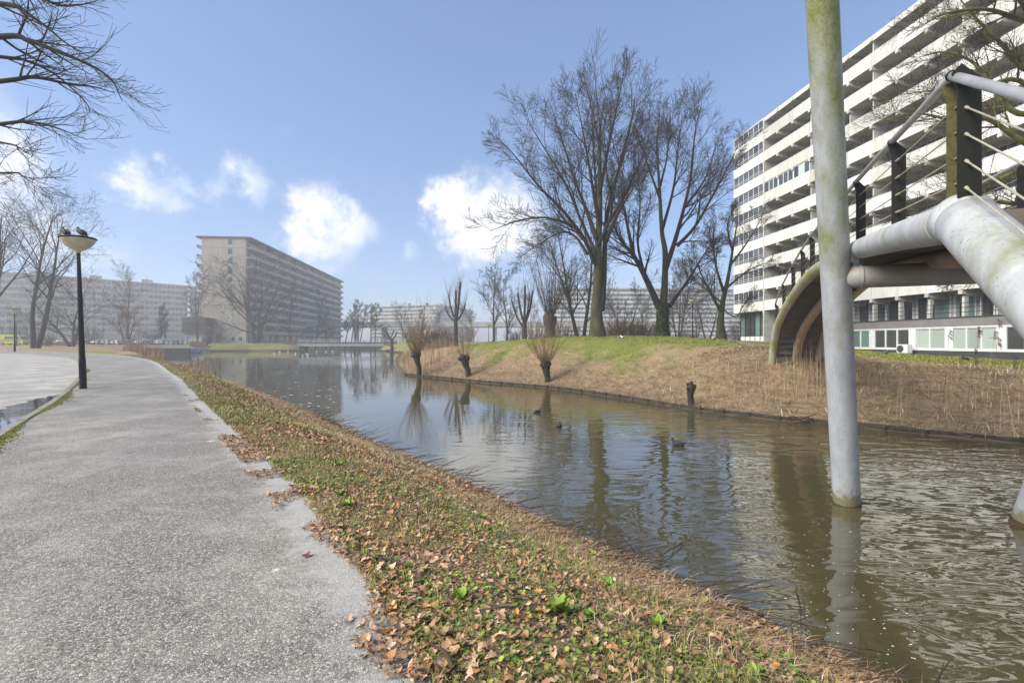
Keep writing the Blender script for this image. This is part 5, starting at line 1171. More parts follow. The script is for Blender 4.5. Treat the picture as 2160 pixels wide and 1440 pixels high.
# ---------------------------------------------------------------- pollards
def pollard(seed, loc, th, head_r, n_sh, sh_len, label, lean=(0, 0), spread=.8, mats=None, tr=.14, group='pollarded willows', sub=3, min_r=.006):
    rs = random.Random(seed); o = empty('pollard_willow', loc, 0, label, 'tree', group); mats = mats or (MAT['bark'], MAT['willow'])
    top = Vector((lean[0] * th, lean[1] * th, th))
    pts = [Vector((0, 0, -.3)), Vector((lean[0] * th * .15 + .03, 0, th * .3)), Vector((lean[0] * th * .6, 0, th * .65)), top]
    c = spline([tuple(p) for p in pts], 6); n = len(c); rad = tr * (1 + .5 * np.exp(-np.linspace(0, 1, n) * 8)) * (1 + .12 * np.sin(np.linspace(0, 9, n))) + np.linspace(0, head_r * .35, n)
    tube_obj('trunk', [(c, rad)], 12, mats[0], o)
    m = MB()
    for k in range(11):
        a = rs.uniform(0, 6.28); m.ball(top + Vector((math.cos(a) * head_r * .6, math.sin(a) * head_r * .5, rs.uniform(-.25, .3) * head_r)), (head_r * rs.uniform(.3, .55), head_r * rs.uniform(.3, .55), head_r * rs.uniform(.25, .5)), 7, 5, Euler((rs.random() * 3, rs.random() * 3, 0)).to_matrix())
    m.build('head', mats[0], o, True)
    br, tw = [], []
    for k in range(n_sh):
        a = rs.uniform(0, 6.28); f = rs.random() ** .6; el = f * spread
        d = Vector((math.cos(a) * el, math.sin(a) * el, 1)).normalized(); p = top + Vector((math.cos(a), math.sin(a), 0)) * head_r * .6 * f + Vector((0, 0, head_r * .1))
        ln = sh_len * rs.uniform(.3, 1.12) * (1.1 - .35 * f); q = p.copy(); L_ = [q]
        for i in range(6):
            d = (d + Vector((rs.gauss(0, .075), rs.gauss(0, .075), .04))).normalized(); q = q + d * ln / 6; L_.append(q)
        r = ln * .0034 + .003; rad_ = np.maximum(np.linspace(r, r * .2, 7), min_r * .7); br.append((np.array(L_), rad_))
        for j in range(sub):
            i = rs.randint(1, 5); dd = rot_about((L_[i + 1] - L_[i]).normalized(), Vector((rs.gauss(0, 1), rs.gauss(0, 1), .1)).normalized(), R(rs.uniform(12, 30))); l2 = ln * rs.uniform(.15, .35)
            tw.append((np.array([L_[i], L_[i] + dd * l2 * .5, L_[i] + (dd + Vector((0, 0, .15))) * l2]), np.array([r * .35, r * .25, .002]).clip(min_r * .5)))
    tube_obj('shoots', br, 4, mats[1], o); tube_obj('side_twigs', tw, 3, mats[1], o) if tw else None
    return o
pollard(1, P(884, 788, 37.2), 1.5, .40, 85, 4.6, 'pollard willow with long brown shoots at the tip of the far bank', (-.16, 0), .75)
pollard(2, P(988, 796, 33.8), 1.35, .42, 46, 2.6, 'leaning pollard willow with a big black knob and few shoots, second along the far bank', (-.22, 0), .9, sub=2)
pollard(3, P(1155, 812, 29), 1.25, .36, 95, 3.2, 'pollard willow with a fan of orange shoots, third along the far bank', (-.10, 0), .95)
pollard(4, on(1160, 55), 3.3, .8, 85, 9.0, 'huge shaggy pollard with a dense broom of shoots left of the tallest tree', (.0, 0),   .55, (MAT['twig_brown'], MAT['twig_brown']), .5, sub=6, min_r=.01)
# pruned pollards with bare stubs
def stub_tree(seed, loc, trunk_h, label, stubs, mats, r=.3, broom=0, broom_len=2.5):
    rs = random.Random(seed); o = empty('pruned_tree', loc, 0, label, 'tree', 'hard-pruned trees')
    t = [(np.array([(0, 0, -.3), (.03, 0, trunk_h * .5), (0, 0, trunk_h)]), np.array([r * 1.25, r, r * .9]))]; tube_obj('trunk', t, 10, mats[0], o)
    br, tw = [], []
    for x, z, x0, z0, rr_ in stubs:
        dy = rs.uniform(-.6, .6); p = [(x0, 0, z0), (x0 + (x - x0) * .55, dy * .5, z0 + (z - z0) * .4), (x, dy, z)]; c = spline(p, 5); n = len(c); br.append((c, np.linspace(rr_, rr_ * .7, n)))
        for k in range(broom):
            q = Vector(c[rs.randint(n // 2, n - 1)]); a = rs.uniform(0, 6.28); d = Vector((math.cos(a) * .35, math.sin(a) * .35, 1)).normalized(); ln = broom_len * rs.uniform(.5, 1.1)
            tw.append((np.array([q, q + d * ln * .5 + Vector((rs.gauss(0, .05), 0, 0)), q + (d + Vector((0, 0, .2))) * ln]), np.array([.016, .012, .008])))
    tube_obj('stubs', br, 8, mats[0], o, cap=True)
    if tw: tube_obj('shoots', tw, 3, mats[1], o)
stub_tree(5, on(826, 118), 4.0, 'dark hard-pruned tree with bare stubs left of the first pollard', [(-2.3, 6.8, 0, 3.8, .24), (-1.5, 6.9, -.6, 4.6, .2), (-2.2, 5.2, -.2, 3.6, .18), (1.2, 5.6, .1, 3.6, .24), (.4, 6.0, -.3, 4.2, .18)], (MAT['bark'], MAT['twig']), .42)
stub_tree(6, on(961, 72), 4.6, 'tall pruned tree with bundles of thin shoots behind the second pollard', [(0, 8.6, 0, 4.4, .22), (.75, 9.8, .1, 4.4, .22), (-1.1, 7.8, -.1, 4.2, .15), (1.5, 6.4, .2, 4.0, .15), (-1.7, 6.0, -.2, 3.9, .14)], (MAT['bark'], MAT['twig_pale']), .32, 26, 2.6)
stub_tree(7, on(1106, 64), 3.2, 'pruned tree with four tall dark stubs left of the shaggy pollard', [(-.9, 7.2, 0, 3, .17), (.1, 8.2, 0, 3, .18), (1.2, 7.6, .1, 3, .16), (-1.7, 6.2, -.2, 2.6, .14), (.7, 7.0, .1, 3.2, .13)], (MAT['bark'], MAT['twig_brown']), .34, 16, 2.6)
st = P(1457, 857, 19.4); so = empty('tree_stump', (st.x, st.y, WATER_Z), 0, 'short sawn-off tree stump at the waterline of the far bank', 'stump', None)
MB().rod(spline([(0, 0, -.4), (.02, 0, .2), (-.01, .02, .6), (.06, 0, .98)], 4), [.17, .16, .15, .14, .13, .125, .12, .125, .13, .14, .15, .16, .15], 11).build('trunk', MAT['bark'], so, True)
for k, (x, y, z, r_) in enumerate([(.12, -.08, .93, .09), (-.1, .05, .98, .08), (.05, .1, 1.03, .08), (.0, -.1, 1.06, .07), (.16, .04, .82, .07), (-.14, -.06, .8, .07)]):
    MB().rod([(x * .5, y * .5, z - .12), (x, y, z), (x * 1.15, y * 1.15, z + .05)], [r_, r_ * .9, r_ * .8], 8).build('cut_stub', MAT['bark'], so); MB().lathe([(r_ * .74, 0), (r_ * .74, .012)], 8, (x * 1.15, y * 1.15, z + .052)).build('cut_face', MAT['twig_pale'], so)

# ---------------------------------------------------------------- ground cover
G = np.random.default_rng(5)
def pal(cols, n, var=.25):       # random pick from a palette with brightness variation
    c = np.array(cols)[G.integers(0, len(cols), n)]; return c * (1 + G.uniform(-var, var, (n, 1)))
def blades(name, x, y, h, w, cols, lean=.5, mat='blade', z=None, curl=.3, parent=None, label=None, az=None, kind='stuff'):
    """bent three-point blades standing at x, y"""
    n = len(x); z = np.where(x < right_x(y), np.maximum(land(x, y)[0], base_z(y) + .012), land(x, y)[0]) if z is None else z
    a = G.uniform(0, 2 * np.pi, n) if az is None else az; ln = np.abs(G.normal(lean, lean * .4, n)) if np.isscalar(lean) else lean
    dx, dy = np.cos(a) * ln, np.sin(a) * ln; b = a + np.pi / 2 + G.uniform(-.8, .8, n); wx, wy = np.cos(b) * w / 2, np.sin(b) * w / 2
    p0 = np.stack([x, y, z - .01], 1); p1 = p0 + np.stack([dx * h * .4, dy * h * .4, h * .62 / np.sqrt(1 + ln ** 2) + .01], 1); p2 = p0 + np.stack([dx * h * (.8 + curl), dy * h * (.8 + curl), h * (1 - curl * .5) / np.sqrt(1 + ln ** 2)], 1)
    W = np.stack([wx, wy, np.zeros(n)], 1)
    v = np.stack([p0 - W, p0 + W, p1 - W * .7, p1 + W * .7, p2], 1).reshape(-1, 3); o = np.arange(n)[:, None] * 5
    me = mesh_np(name, v, [o + np.array([[0, 1, 3, 2]]), o + np.array([[2, 3, 4]])], False, np.repeat(cols, 5, 0))
    return tag(obj(name, me, MAT[mat], parent), label, kind=kind)
def verge_points(n, y0, y1, bias=1.0, lo=0.0, hi=1.0, pw=1.0):
    y = y0 + (y1 - y0) * G.random(n) ** bias; xs = right_x(y); sh = np.interp(y, near_dense[::1, 1][np.argsort(near_dense[:, 1])], near_dense[np.argsort(near_dense[:, 1]), 0])
    f = lo + (hi - lo) * G.random(n) ** pw; return xs + (sh - xs) * f, y, f
def clump(x, y, sc=.7): return .5 + .5 * np.sin(x * 2.1 / sc + 1.7 * np.sin(y * 1.3 / sc)) * np.sin(y * 1.9 / sc + 1.1 * np.sin(x * 1.7 / sc))
GREEN = [(.13, .19, .035), (.18, .23, .04), (.24, .26, .055), (.09, .14, .03)]; OLIVE = [(.20, .19, .05), (.16, .15, .04), (.24, .2, .07)]; TAN = [(.40, .30, .18), (.32, .23, .13), (.48, .38, .25), (.25, .17, .10)]
LEAF = [(.36, .21, .115), (.43, .27, .155), (.27, .15, .08), (.50, .35, .23), (.19, .11, .065), (.45, .21, .08), (.38, .24, .14)]
def near_bank():
    x, y, f = verge_points(80000, -.5, 14, 1.6, -.02); k = (clump(x, y) > .22) & (f < .97); x, y, f = x[k], y[k], f[k]
    g = (G.random(len(x)) < np.clip(1.0 - .5 * f, .15, 1)); col = np.where(g[:, None], pal(GREEN + OLIVE + [(.22, .26, .05), (.28, .29, .06), (.30, .28, .07)], len(x)), pal(TAN, len(x)))
    blades('bank_grass', x, y, np.where(g, G.uniform(.035, .105, len(x)), G.uniform(.05, .14, len(x))), G.uniform(.004, .008, len(x)), col, .8, label='short green grass and dead stems on the near bank')
    x, y, f = verge_points(32000, 9, 46, 1.4, -.02); col = np.where((G.random(len(x)) < .55 * (f < .45) + .22)[:, None], pal(OLIVE + GREEN[:2], len(x)), pal(TAN, len(x)))
    blades('bank_grass', x, y, G.uniform(.06, .16, len(x)), G.uniform(.010, .022, len(x)), col, .9, label='olive and straw coloured grass farther along the near bank')
    # dead grass fringe leaning to the water
    x, y, f = verge_points(12000, 1, 30, 1.3, .72, 1.01); col = pal(TAN + LEAF[:3], len(x)); blades('dead_grass_fringe', x, y, G.uniform(.06, .17, len(x)), G.uniform(.005, .012, len(x)), col, 1.8, label='dead straw-coloured grass along the near waterline', az=G.normal(-.5, .9, len(x)))
near_bank()
STN = {0: ([.015, .23, .14, .33, .18, .24, .01], [0, .20, .32, .50, .64, .80, 1.0]), 1: ([.01, .25, .29, .14, .01], [0, .22, .55, .85, 1.0])}
def leaf_verts(kind, s, curl, fold, asym=0.0):
    """left edge, midrib, right edge at each station along the leaf"""
    u, v = (np.array(q) for q in STN[kind]); k = len(u)
    x = np.stack([-u * (1 + asym), np.zeros(k), u * (1 - asym)], 1).ravel(); y = np.repeat(v - .5, 3)
    z = curl * (np.abs(y) ** 2) * 2.2 + fold * np.abs(x) + .25 * x * np.sin(y * 7)
    return np.stack([x, y, z], 1) * s
def leaf_faces(kind):
    k = len(STN[kind][0]); return [(3 * i + j, 3 * i + j + 1, 3 * i + j + 4, 3 * i + j + 3) for i in range(k - 1) for j in (0, 1)]
def scatter_leaves(name, x, y, s, label, parent=None, zoff=.015, cols=None):
    V, C, Fs, b = [], [], [], 0; n = len(x); z = np.where(x < right_x(y), np.maximum(land(x, y)[0], base_z(y) + .012), land(x, y)[0]); cols = pal(LEAF, n, .3) if cols is None else cols
    sel = G.integers(0, 2, n)
    for kd in (0, 1):
        idx = np.where(sel == kd)[0]; q = len(idx); base = leaf_verts(kd, 1.0, 0, 0); k = len(base); sc = s[idx][:, None]; u = base[None, :, 0] * sc * G.uniform(.75, 1.2, (q, 1)); v = base[None, :, 1] * sc
        w = G.uniform(-.6, 1.1, (q, 1)) * sc * (base[None, :, 1] ** 2) * 2 + G.uniform(-.3, .9, (q, 1)) * np.abs(base[None, :, 0]) * sc + .2 * u * np.sin(base[None, :, 1] * 7 + G.uniform(0, 6, (q, 1)))
        a = G.uniform(0, 6.28, (q, 1)); tx = G.normal(0, .17, (q, 1)); ty = G.normal(0, .17, (q, 1)); X = u * np.cos(a) - v * np.sin(a); Y = u * np.sin(a) + v * np.cos(a); Z = w + X * tx + Y * ty
        Z = Z - Z.min(1, keepdims=True) * .8 + G.uniform(0, zoff, (q, 1)) + .004
        V.append(np.stack([X + x[idx][:, None], Y + y[idx][:, None], Z + z[idx][:, None]], -1).reshape(-1, 3)); C.append(np.repeat(cols[idx], k, 0))
        fc = np.array(leaf_faces(kd)); Fs.append((b + np.arange(q)[:, None, None] * k + fc[None]).reshape(-1, 4)); b += q * k
    return tag(obj(name, mesh_np(name, np.vstack(V), [np.vstack(Fs)], True, np.vstack(C)), MAT['leafy'], parent), label, kind='stuff')
x, y, f = verge_points(15000, .6, 9, 1.35, -.025); k = (clump(x + 3, y, 1.1) > .25) | (f > .55); x, y = x[k], y[k]
litter = scatter_leaves('leaf_litter', x, y, np.clip(G.lognormal(-3.25, .36, len(x)), .016, .085), 'brown fallen leaves scattered over the near bank', zoff=.03)
x, y, f = verge_points(7000, 8, 30, 1.3, .12); scatter_leaves('leaf_litter', x, y, G.uniform(.06, .11, len(x)), 'brown fallen leaves farther along the near bank', zoff=.03)
# drifts of leaves creeping over the path edge
x, y, f = verge_points(5200, .8, 14, 1.5, -.11, .06); k = clump(x * 1.3 + 5, y * 1.3, 1.0) > .60; scatter_leaves('leaf_litter', x[k], y[k], np.clip(G.lognormal(-3.1, .4, k.sum()), .018, .09), 'brown leaves drifted over the edge of the asphalt', zoff=.02)
# crumbled leaf fragments and dead stalks between the leaves
x, y, f = verge_points(85000, -.5, 10, 1.4, -.09); k = (f > .0) | (clump(x * 1.3 + 5, y * 1.3, 1.0) > .55); x, y = x[k], y[k]; n = len(x); zz = np.where(x < right_x(y), base_z(y) + .012, land(x, y)[0]) + G.uniform(.002, .02, n); a = G.uniform(0, 6.28, n); ln = G.uniform(.006, .028, n); wd_ = G.uniform(.003, .010, n)
dx, dy = np.cos(a), np.sin(a); ez = G.normal(0, .3, n) * ln; c0 = np.stack([x, y, zz], 1); t_ = np.stack([dx * ln, dy * ln, ez], 1); w_2 = np.stack([-dy * wd_, dx * wd_, G.normal(0, .3, n) * wd_], 1)
me = mesh_np('leaf_crumbs', np.stack([c0 - t_, c0 + w_2, c0 + t_, c0 - w_2], 1).reshape(-1, 3), [np.arange(n)[:, None] * 4 + np.arange(4)[None]], False, np.repeat(pal(LEAF + TAN + [(.06, .045, .03), (.09, .07, .04)], n, .35), 4, 0))
tag(obj('leaf_crumbs', me, MAT['leafy']), 'small brown leaf fragments and stalks covering the near bank', kind='stuff')
# the leaves that show largest are separate pieces of the litter
protos = []
for kd in (0, 0, 1):
    for cu, fo in ((.6, .35), (-.3, .6), (.3, -.2)):
        for ci in range(2):
            me = bpy.data.meshes.new('leaf'); v = leaf_verts(kd, 1.0, cu, fo); me.from_pydata([tuple(q) for q in v], [], leaf_faces(kd)); me.update(); me.polygons.foreach_set('use_smooth', [True] * len(me.polygons))
            a_ = me.color_attributes.new('Col', 'FLOAT_COLOR', 'POINT'); cc = LEAF[(len(protos)) % len(LEAF)]
            a_.data.foreach_set('color', np.tile((*cc, 1.0), len(v)).astype(np.float32)); me.materials.append(MAT['leafy']); protos.append(me)
x, y, f = verge_points(280, 1.75, 5.2, 1.5, .02, .98)
z = land(x, y)[0]
for i in range(len(x)):
    s = random.uniform(.045, .08); obj('leaf', random.choice(protos), None, litter, (x[i], y[i], z[i] + random.uniform(.02, .05)), (random.gauss(0, .3), random.gauss(0, .3), random.uniform(0, 6.28)), (s, s, s))
def single_leaf(px_, py_, s, label, col, kd=0, cat='leaf'):
    Y = EYE / ((py_ - 720) / FPX); v = leaf_verts(kd, s, .5, .3); me = bpy.data.meshes.new('fallen_leaf'); me.from_pydata([tuple(q) for q in v], [], leaf_faces(kd)); me.update()
    a_ = me.color_attributes.new('Col', 'FLOAT_COLOR', 'POINT'); a_.data.foreach_set('color', np.tile((*col, 1.0), len(v)).astype(np.float32))
    tag(obj('fallen_leaf', me, MAT['leafy'], None, ((px_ - 1080) / FPX * Y, Y, float(base_z(Y)) + .006 + .02 * (1 - (2 * (((px_ - 1080) / FPX * Y - left_x(Y)) / (right_x(Y) - left_x(Y))) - 1) ** 2)), (.05, .08, random.uniform(0, 6)), (1, 1, 1)), label, cat, 'leaves lying on the asphalt')
single_leaf(645, 1176, .085, 'single dark red leaf lying on the asphalt', (.16, .04, .03), 1); single_leaf(735, 1312, .08, 'lobed pink-brown leaf on the asphalt left of a round pale leaf', (.42, .28, .22), 0); single_leaf(812, 1293, .075, 'round pale brown leaf on the asphalt near the path edge', (.5, .36, .28), 1)
single_leaf(812, 1243, .13, 'large crumpled brown leaf at the very edge of the asphalt', (.40, .25, .16), 0)

# leafy weeds
def weed_mesh(n, s):
    V, Fc, C = [], [], []
    for k in range(n):
        a = k * 2.4 + random.uniform(-.3, .3); e = random.uniform(.25, .95); v = leaf_verts(1, s * random.uniform(.7, 1.1), .2, .35); v[:, 1] += s * .5; b = len(V)
        m_ = Matrix.Rotation(a, 3, 'Z') @ Matrix.Rotation(e, 3, 'X')
        for q in v: V.append(tuple(m_ @ Vector(q)))
        Fc += [tuple(b + i for i in t) for t in leaf_faces(1)]; c_ = GREEN[random.randrange(4)]; C += [(c_[0] * 1.1, c_[1] * 1.25, c_[2], 1)] * len(v)
    me = bpy.data.meshes.new('leaf_rosette'); me.from_pydata(V, [], Fc); me.update(); a_ = me.color_attributes.new('Col', 'FLOAT_COLOR', 'POINT'); a_.data.foreach_set('color', np.array(C, np.float32).ravel()); me.materials.append(MAT['ivy']); return me
wp = [weed_mesh(random.randint(9, 16), random.uniform(.06, .10)) for _ in range(7)]
x, y, f = verge_points(40, 1.9, 7.5, 1.4, .05, .95); z = land(x, y)[0]
for i in range(len(x)):
    o = obj('weed', wp[i % 7], None, None, (x[i], y[i], z[i] + .012), (random.gauss(0, .1), random.gauss(0, .1), random.uniform(0, 6.28)), (random.uniform(.7, 1.2),) * 3)
    tag(o, 'low green leafy weed growing through leaf litter on the near bank', 'plant', 'leafy weeds on the near bank')
# clover-like ground cover, tiny round leaves
x, y, f = verge_points(22000, .5, 6.5, 1.3, 0, .75); k = clump(x + 1.3, y + .7, .9) > .46; x, y = x[k], y[k]; n = len(x); zz = land(x, y)[0] + G.uniform(.004, .035, n); s = G.uniform(.008, .017, n); a = G.uniform(0, 6.28, n); t1, t2 = G.normal(0, .4, n), G.normal(0, .4, n)
cx = np.array([1, .5, -.5, -1, -.5, .5]); cy = np.array([0, .87, .87, 0, -.87, -.87]); X = s[:, None] * cx; Y = s[:, None] * cy
me = mesh_np('ground_ivy', np.stack([X + x[:, None], Y + y[:, None], zz[:, None] + X * t1[:, None] + Y * t2[:, None]], -1).reshape(-1, 3), [(np.arange(n)[:, None, None] * 6 + np.array([[[0, 1, 2, 3], [0, 3, 4, 5]]])).reshape(-1, 4)], False, np.repeat(pal(GREEN, n, .35), 6, 0))
tag(obj('ground_ivy', me, MAT['ivy']), 'tiny round-leaved green ground cover beside the path', kind='stuff')
# cut reed stems and sticks along the waterline
def sticks(name, n, y0, y1, lo, hi, lmin, lmax, label, az=(-.6, .7), el=(0, .35), mat='twig_pale', rad=.0055):
    x, y, f = verge_points(n, y0, y1, 1.2, lo, hi); z = np.maximum(land(x, y)[0], WATER_Z) + .02; br = []
    for i in range(n):
        a = random.gauss(*az); e = random.uniform(*el); ln = random.uniform(lmin, lmax); d = np.array([math.cos(a) * math.cos(e), math.sin(a) * math.cos(e), math.sin(e)]); p = np.array([x[i], y[i], z[i]]); br.append((np.array([p, p + d * ln * .5 + np.array([0, 0, .01]), p + d * ln]), np.array([rad, rad * .9, rad * .6]) * random.uniform(.7, 1.3)))
    v, f_ = tubes(br, 4); tag(obj(name, mesh_np(name, v, f_), MAT[mat]), label, kind='stuff')
sticks('reed_stubble', 420, 2.5, 18, .86, 1.05, .25, .8, 'cut brown reed stems lying over the near waterline', mat='twig_brown'); sticks('reed_stubble', 260, 2.0, 9, .15, .98, .1, .35, 'pale dry stems lying among the leaves', (0, 3), (0, .25))
for (a_, b_, lab, w_b) in [((1262, 1098), (1340, 1170), 'long thin bare stick leaning out over the water at mid bank', .010), ((1370, 1195), (1440, 1150), 'short brown stick poking over the water', .009), ((905, 1370), (960, 1440), 'broken brown branch at the path edge nearest the camera', .014), ((1500, 1275), (1610, 1305), 'thick brown stick lying on the bank before the pylon', .016), ((1690, 1330), (1674, 1285), 'single upright dry reed stem at the waterline', .008), ((740, 1182), (870, 1206), 'thin twig lying along the path edge', .009)]:
    def gp(px_, py_):
        u = (px_ - 1080) / FPX; v = (720 - py_) / FPX
        for Y in np.linspace(1.5, 30, 1500):
            zz_ = max(hz(u * Y, Y), WATER_Z) if False else 0
            break
        Ys = np.linspace(1.6, 20, 900); h_ = np.maximum(land(u * Ys, Ys)[0], WATER_Z); i = int(np.argmax(EYE + v * Ys <= h_)); return Vector((u * Ys[i], Ys[i], h_[i] + .03))
    p, q = gp(*a_), gp(*b_)
    if 'upright' in lab: q = p + Vector((-.04, .02, .34))
    if 'leaning' in lab: p = q + Vector((-.5, .55, .38))
    m_ = p.lerp(q, .5) + Vector((.02, .01, .02)); tag(MB().rod(spline([tuple(p), tuple(m_), tuple(q)], 5), w_b * np.linspace(.6, 1, 11), 6).build('fallen_stick', MAT['twig_brown'], None, True), lab, 'stick', 'sticks on the near bank')
# moss strip on the kerb side of the path
y = 4.5 + 22 * G.random(9000) ** 1.3; x = left_x(y) + .03 + np.abs(G.normal(0, .16, len(y))) * (.5 + .5 * np.sin(y * 1.1)); blades('moss_strip', x, y, G.uniform(.012, .035, len(y)), G.uniform(.01, .02, len(y)), pal([(.20, .22, .03), (.13, .15, .025), (.26, .25, .04)], len(y)), .6, z=base_z(y) + .012, label='yellow-green moss strip between kerb and path')
d_ = P(930, 1393, 2.36); o = MB().lathe([(.028, 0), (.03, .004), (.028, .008), (.006, .009)], 20).build('metal_disc', MAT['kerb'], None, True, loc=(d_.x, 2.36, .014)); tag(o, 'small round metal survey disc at the path edge', 'disc')

# far bank: cut straw, tufts, mound grass
def area_points(n, x0, x1, y0, y1, cond):
    x = G.uniform(x0, x1, n); y = G.uniform(y0, y1, n); k = cond(x, y, shore_dist(x, y)); return x[k], y[k]
x, y = area_points(200000, -10, 21, 11, 45, lambda x, y, d: (x > mid_x(y)) & (d > .1) & (d < 8 + 2 * np.sin(x * .7)) & (G.random(len(x)) < np.clip(1.5 - d / 3.6 + 1.0 * (x > 7) * (y < 25), 0, 1)))
blades('straw_litter', x, y, G.uniform(.14, .40, len(x)), G.uniform(.010, .022, len(x)), pal(TAN + [(.42, .32, .23), (.15, .10, .06), (.52, .43, .31)], len(x), .45), 3.2, label='flattened straw-coloured cut reed covering the far bank', curl=.1)
x, y = area_points(75000, -12, 27, 18, 50, lambda x, y, d: (x > mid_x(y)) & (d > 3) & (G.random(len(x)) < np.clip((d - 2.8) / 3.5, 0, 1)) & (clump(x, y, 2.2) > .15))
blades('mound_grass', x, y, G.uniform(.05, .12, len(x)), G.uniform(.018, .035, len(x)), pal([(.19, .22, .03), (.25, .26, .035), (.14, .17, .025), (.27, .23, .07)], len(x), .3), .7, label='yellow-green grass on the mound')
x, y = area_points(7000, 5, 20, 10, 24, lambda x, y, d: (x > mid_x(y)) & (d > .02) & (d < .8) & (clump(x, y, 1.5) > .3)); blades('bank_tussocks', x, y, G.uniform(.2, .42, len(x)), G.uniform(.008, .014, len(x)), pal(TAN, len(x), .3), 1.3, label='arching dead grass tussocks at the far waterline')
def reeds(name, x, y, h, label, cols, w=.012, lean=.12, plume=0.0):
    n = len(x); z = np.maximum(land(x, y)[0], WATER_Z - .1); br = []
    a = G.uniform(0, 6.28, n); ln = np.abs(G.normal(0, lean, n)); dx, dy = np.cos(a) * ln, np.sin(a) * ln
    blades(name, x, y, h, np.full(n, w), pal(cols, n, .3), ln, z=z, curl=.15, label=label, az=a)
x, y = area_points(420, 9.5, 21, 10.5, 19, lambda x, y, d: (x > mid_x(y)) & (d > .05) & (d < 3.5) & (x - .3 * y > 6.5)); reeds('dry_reeds', x, y, G.uniform(.2, .7, len(x)), 'upright dry reed stalks on the far bank right of the pylon', TAN, .007, .5)
x, y = area_points(70, 12.2, 15.5, 12.2, 15.8, lambda x, y, d: (x > mid_x(y)) & (d > .1)); reeds('tall_reeds', x, y, G.uniform(1.6, 2.5, len(x)), 'few tall dry reeds with drooping plumes at the right', TAN, .010, .12)
def plumes():
    x = G.uniform(12.3, 15.6, 11); y = G.uniform(12.6, 15.6, 11); z = land(x, y)[0]; br = []; V = []
    for i in range(11):
        h = random.uniform(1.5, 2.9); a = random.uniform(-.6, .6); top = np.array([x[i] + .25 * math.cos(a), y[i] + .25 * math.sin(a), z[i] + h])
        br.append((np.array([(x[i], y[i], z[i] - .05), ((x[i] + top[0]) / 2, (y[i] + top[1]) / 2, z[i] + h * .55), top]), np.array([.006, .005, .004])))
        for k in range(14):
            s0 = top + np.array([0, 0, -.02 * k]); d = np.array([random.gauss(.5, .4), random.gauss(0, .4), random.uniform(-.9, .1)]); d /= np.linalg.norm(d); br.append((np.array([s0, s0 + d * .07, s0 + d * .13 + np.array([0, 0, -.04])]), np.array([.006, .010, .003])))
    v, f_ = tubes(br, 4); tag(obj('reed_plumes', mesh_np('reed_plumes', v, f_), MAT['twig_pale']), 'brown drooping reed plumes in front of the annex windows', kind='stuff')
plumes()
x, y = area_points(9000, -18, 2, 30, 72, lambda x, y, d: (x > mid_x(y)) & (d > 0) & (d < 5) & (x < -3.5 + .0 * y) & ((y > 41) | (x < -5.5))); reeds('reed_bed', x, y, G.uniform(.7, 1.7, len(x)), 'red-brown reed bed at the tip of the far bank', [(.24, .15, .09), (.30, .19, .11), (.19, .11, .07), (.33, .24, .14)], .02, .2)
x, y = area_points(5000, -76, -46, 62, 96, lambda x, y, d: (x < mid_x(y)) & (d > -.5) & (d < 4)); reeds('reed_bed', x, y, G.uniform(.9, 2.2, len(x)), 'orange-brown reeds in front of the low road bridge', [(.30, .19, .09), (.36, .22, .10), (.24, .15, .08)], .035, .2)
x, y, f = verge_points(420, 33, 41, 1, .75, 1.08); reeds('reed_bed', x, y, G.uniform(.6, 1.7, len(x)), 'small clump of dry reeds at the near waterline', TAN, .014, .3)
x, y = area_points(1500, 9.3, 14.2, 17.6, 21.6, lambda x, y, d: d > 1.0); reeds('dead_brush', x, y, G.uniform(.2, .75, len(x)), 'dead brush around the foot of the arched footbridge', TAN + [(.2, .13, .1)], .010, .55)
x, y = area_points(60, 11.0, 12.6, 17.6, 19.2, lambda x, y, d: d > 1); reeds('tall_stalks', x, y, G.uniform(1.2, 2.3, len(x)), 'thin tall dry stalks before the footbridge steps', TAN, .010, .04)
# shrubs: each its own
def shrub(seed, loc, h, n, label, mat, spread=.5, mr=.012, group='bare shrubs'):
    rs = random.Random(seed); o = empty('bare_shrub', loc, 0, label, 'shrub', group); br, tw = [], []
    for k in range(n):
        a = rs.uniform(0, 6.28); rr_ = rs.random() ** .5; p = Vector((math.cos(a) * rr_ * h * .35, math.sin(a) * rr_ * h * .35, -.1)); d = Vector((math.cos(a) * spread * rr_, math.sin(a) * spread * rr_, 1)).normalized(); ln = h * rs.uniform(.6, 1.1); L_ = [p]
        for i in range(5): d = (d + Vector((rs.gauss(0, .09), rs.gauss(0, .09), .03))).normalized(); p = p + d * ln / 5; L_.append(p)
        br.append((np.array(L_), np.linspace(mr * 1.6, mr, 6)))
        for j in range(5):
            i = rs.randint(1, 4); dd = rot_about((L_[i + 1] - L_[i]).normalized(), Vector((rs.gauss(0, 1), rs.gauss(0, 1), 0.1)).normalized(), R(rs.uniform(20, 45))); l2 = ln * rs.uniform(.2, .4); tw.append((np.array([L_[i], L_[i] + dd * l2 * .5, L_[i] + dd * l2 + Vector((0, 0, l2 * .1))]), np.array([mr, mr * .8, mr * .6])))
    tube_obj('stems', br, 4, mat, o); tube_obj('twigs', tw, 3, mat, o)
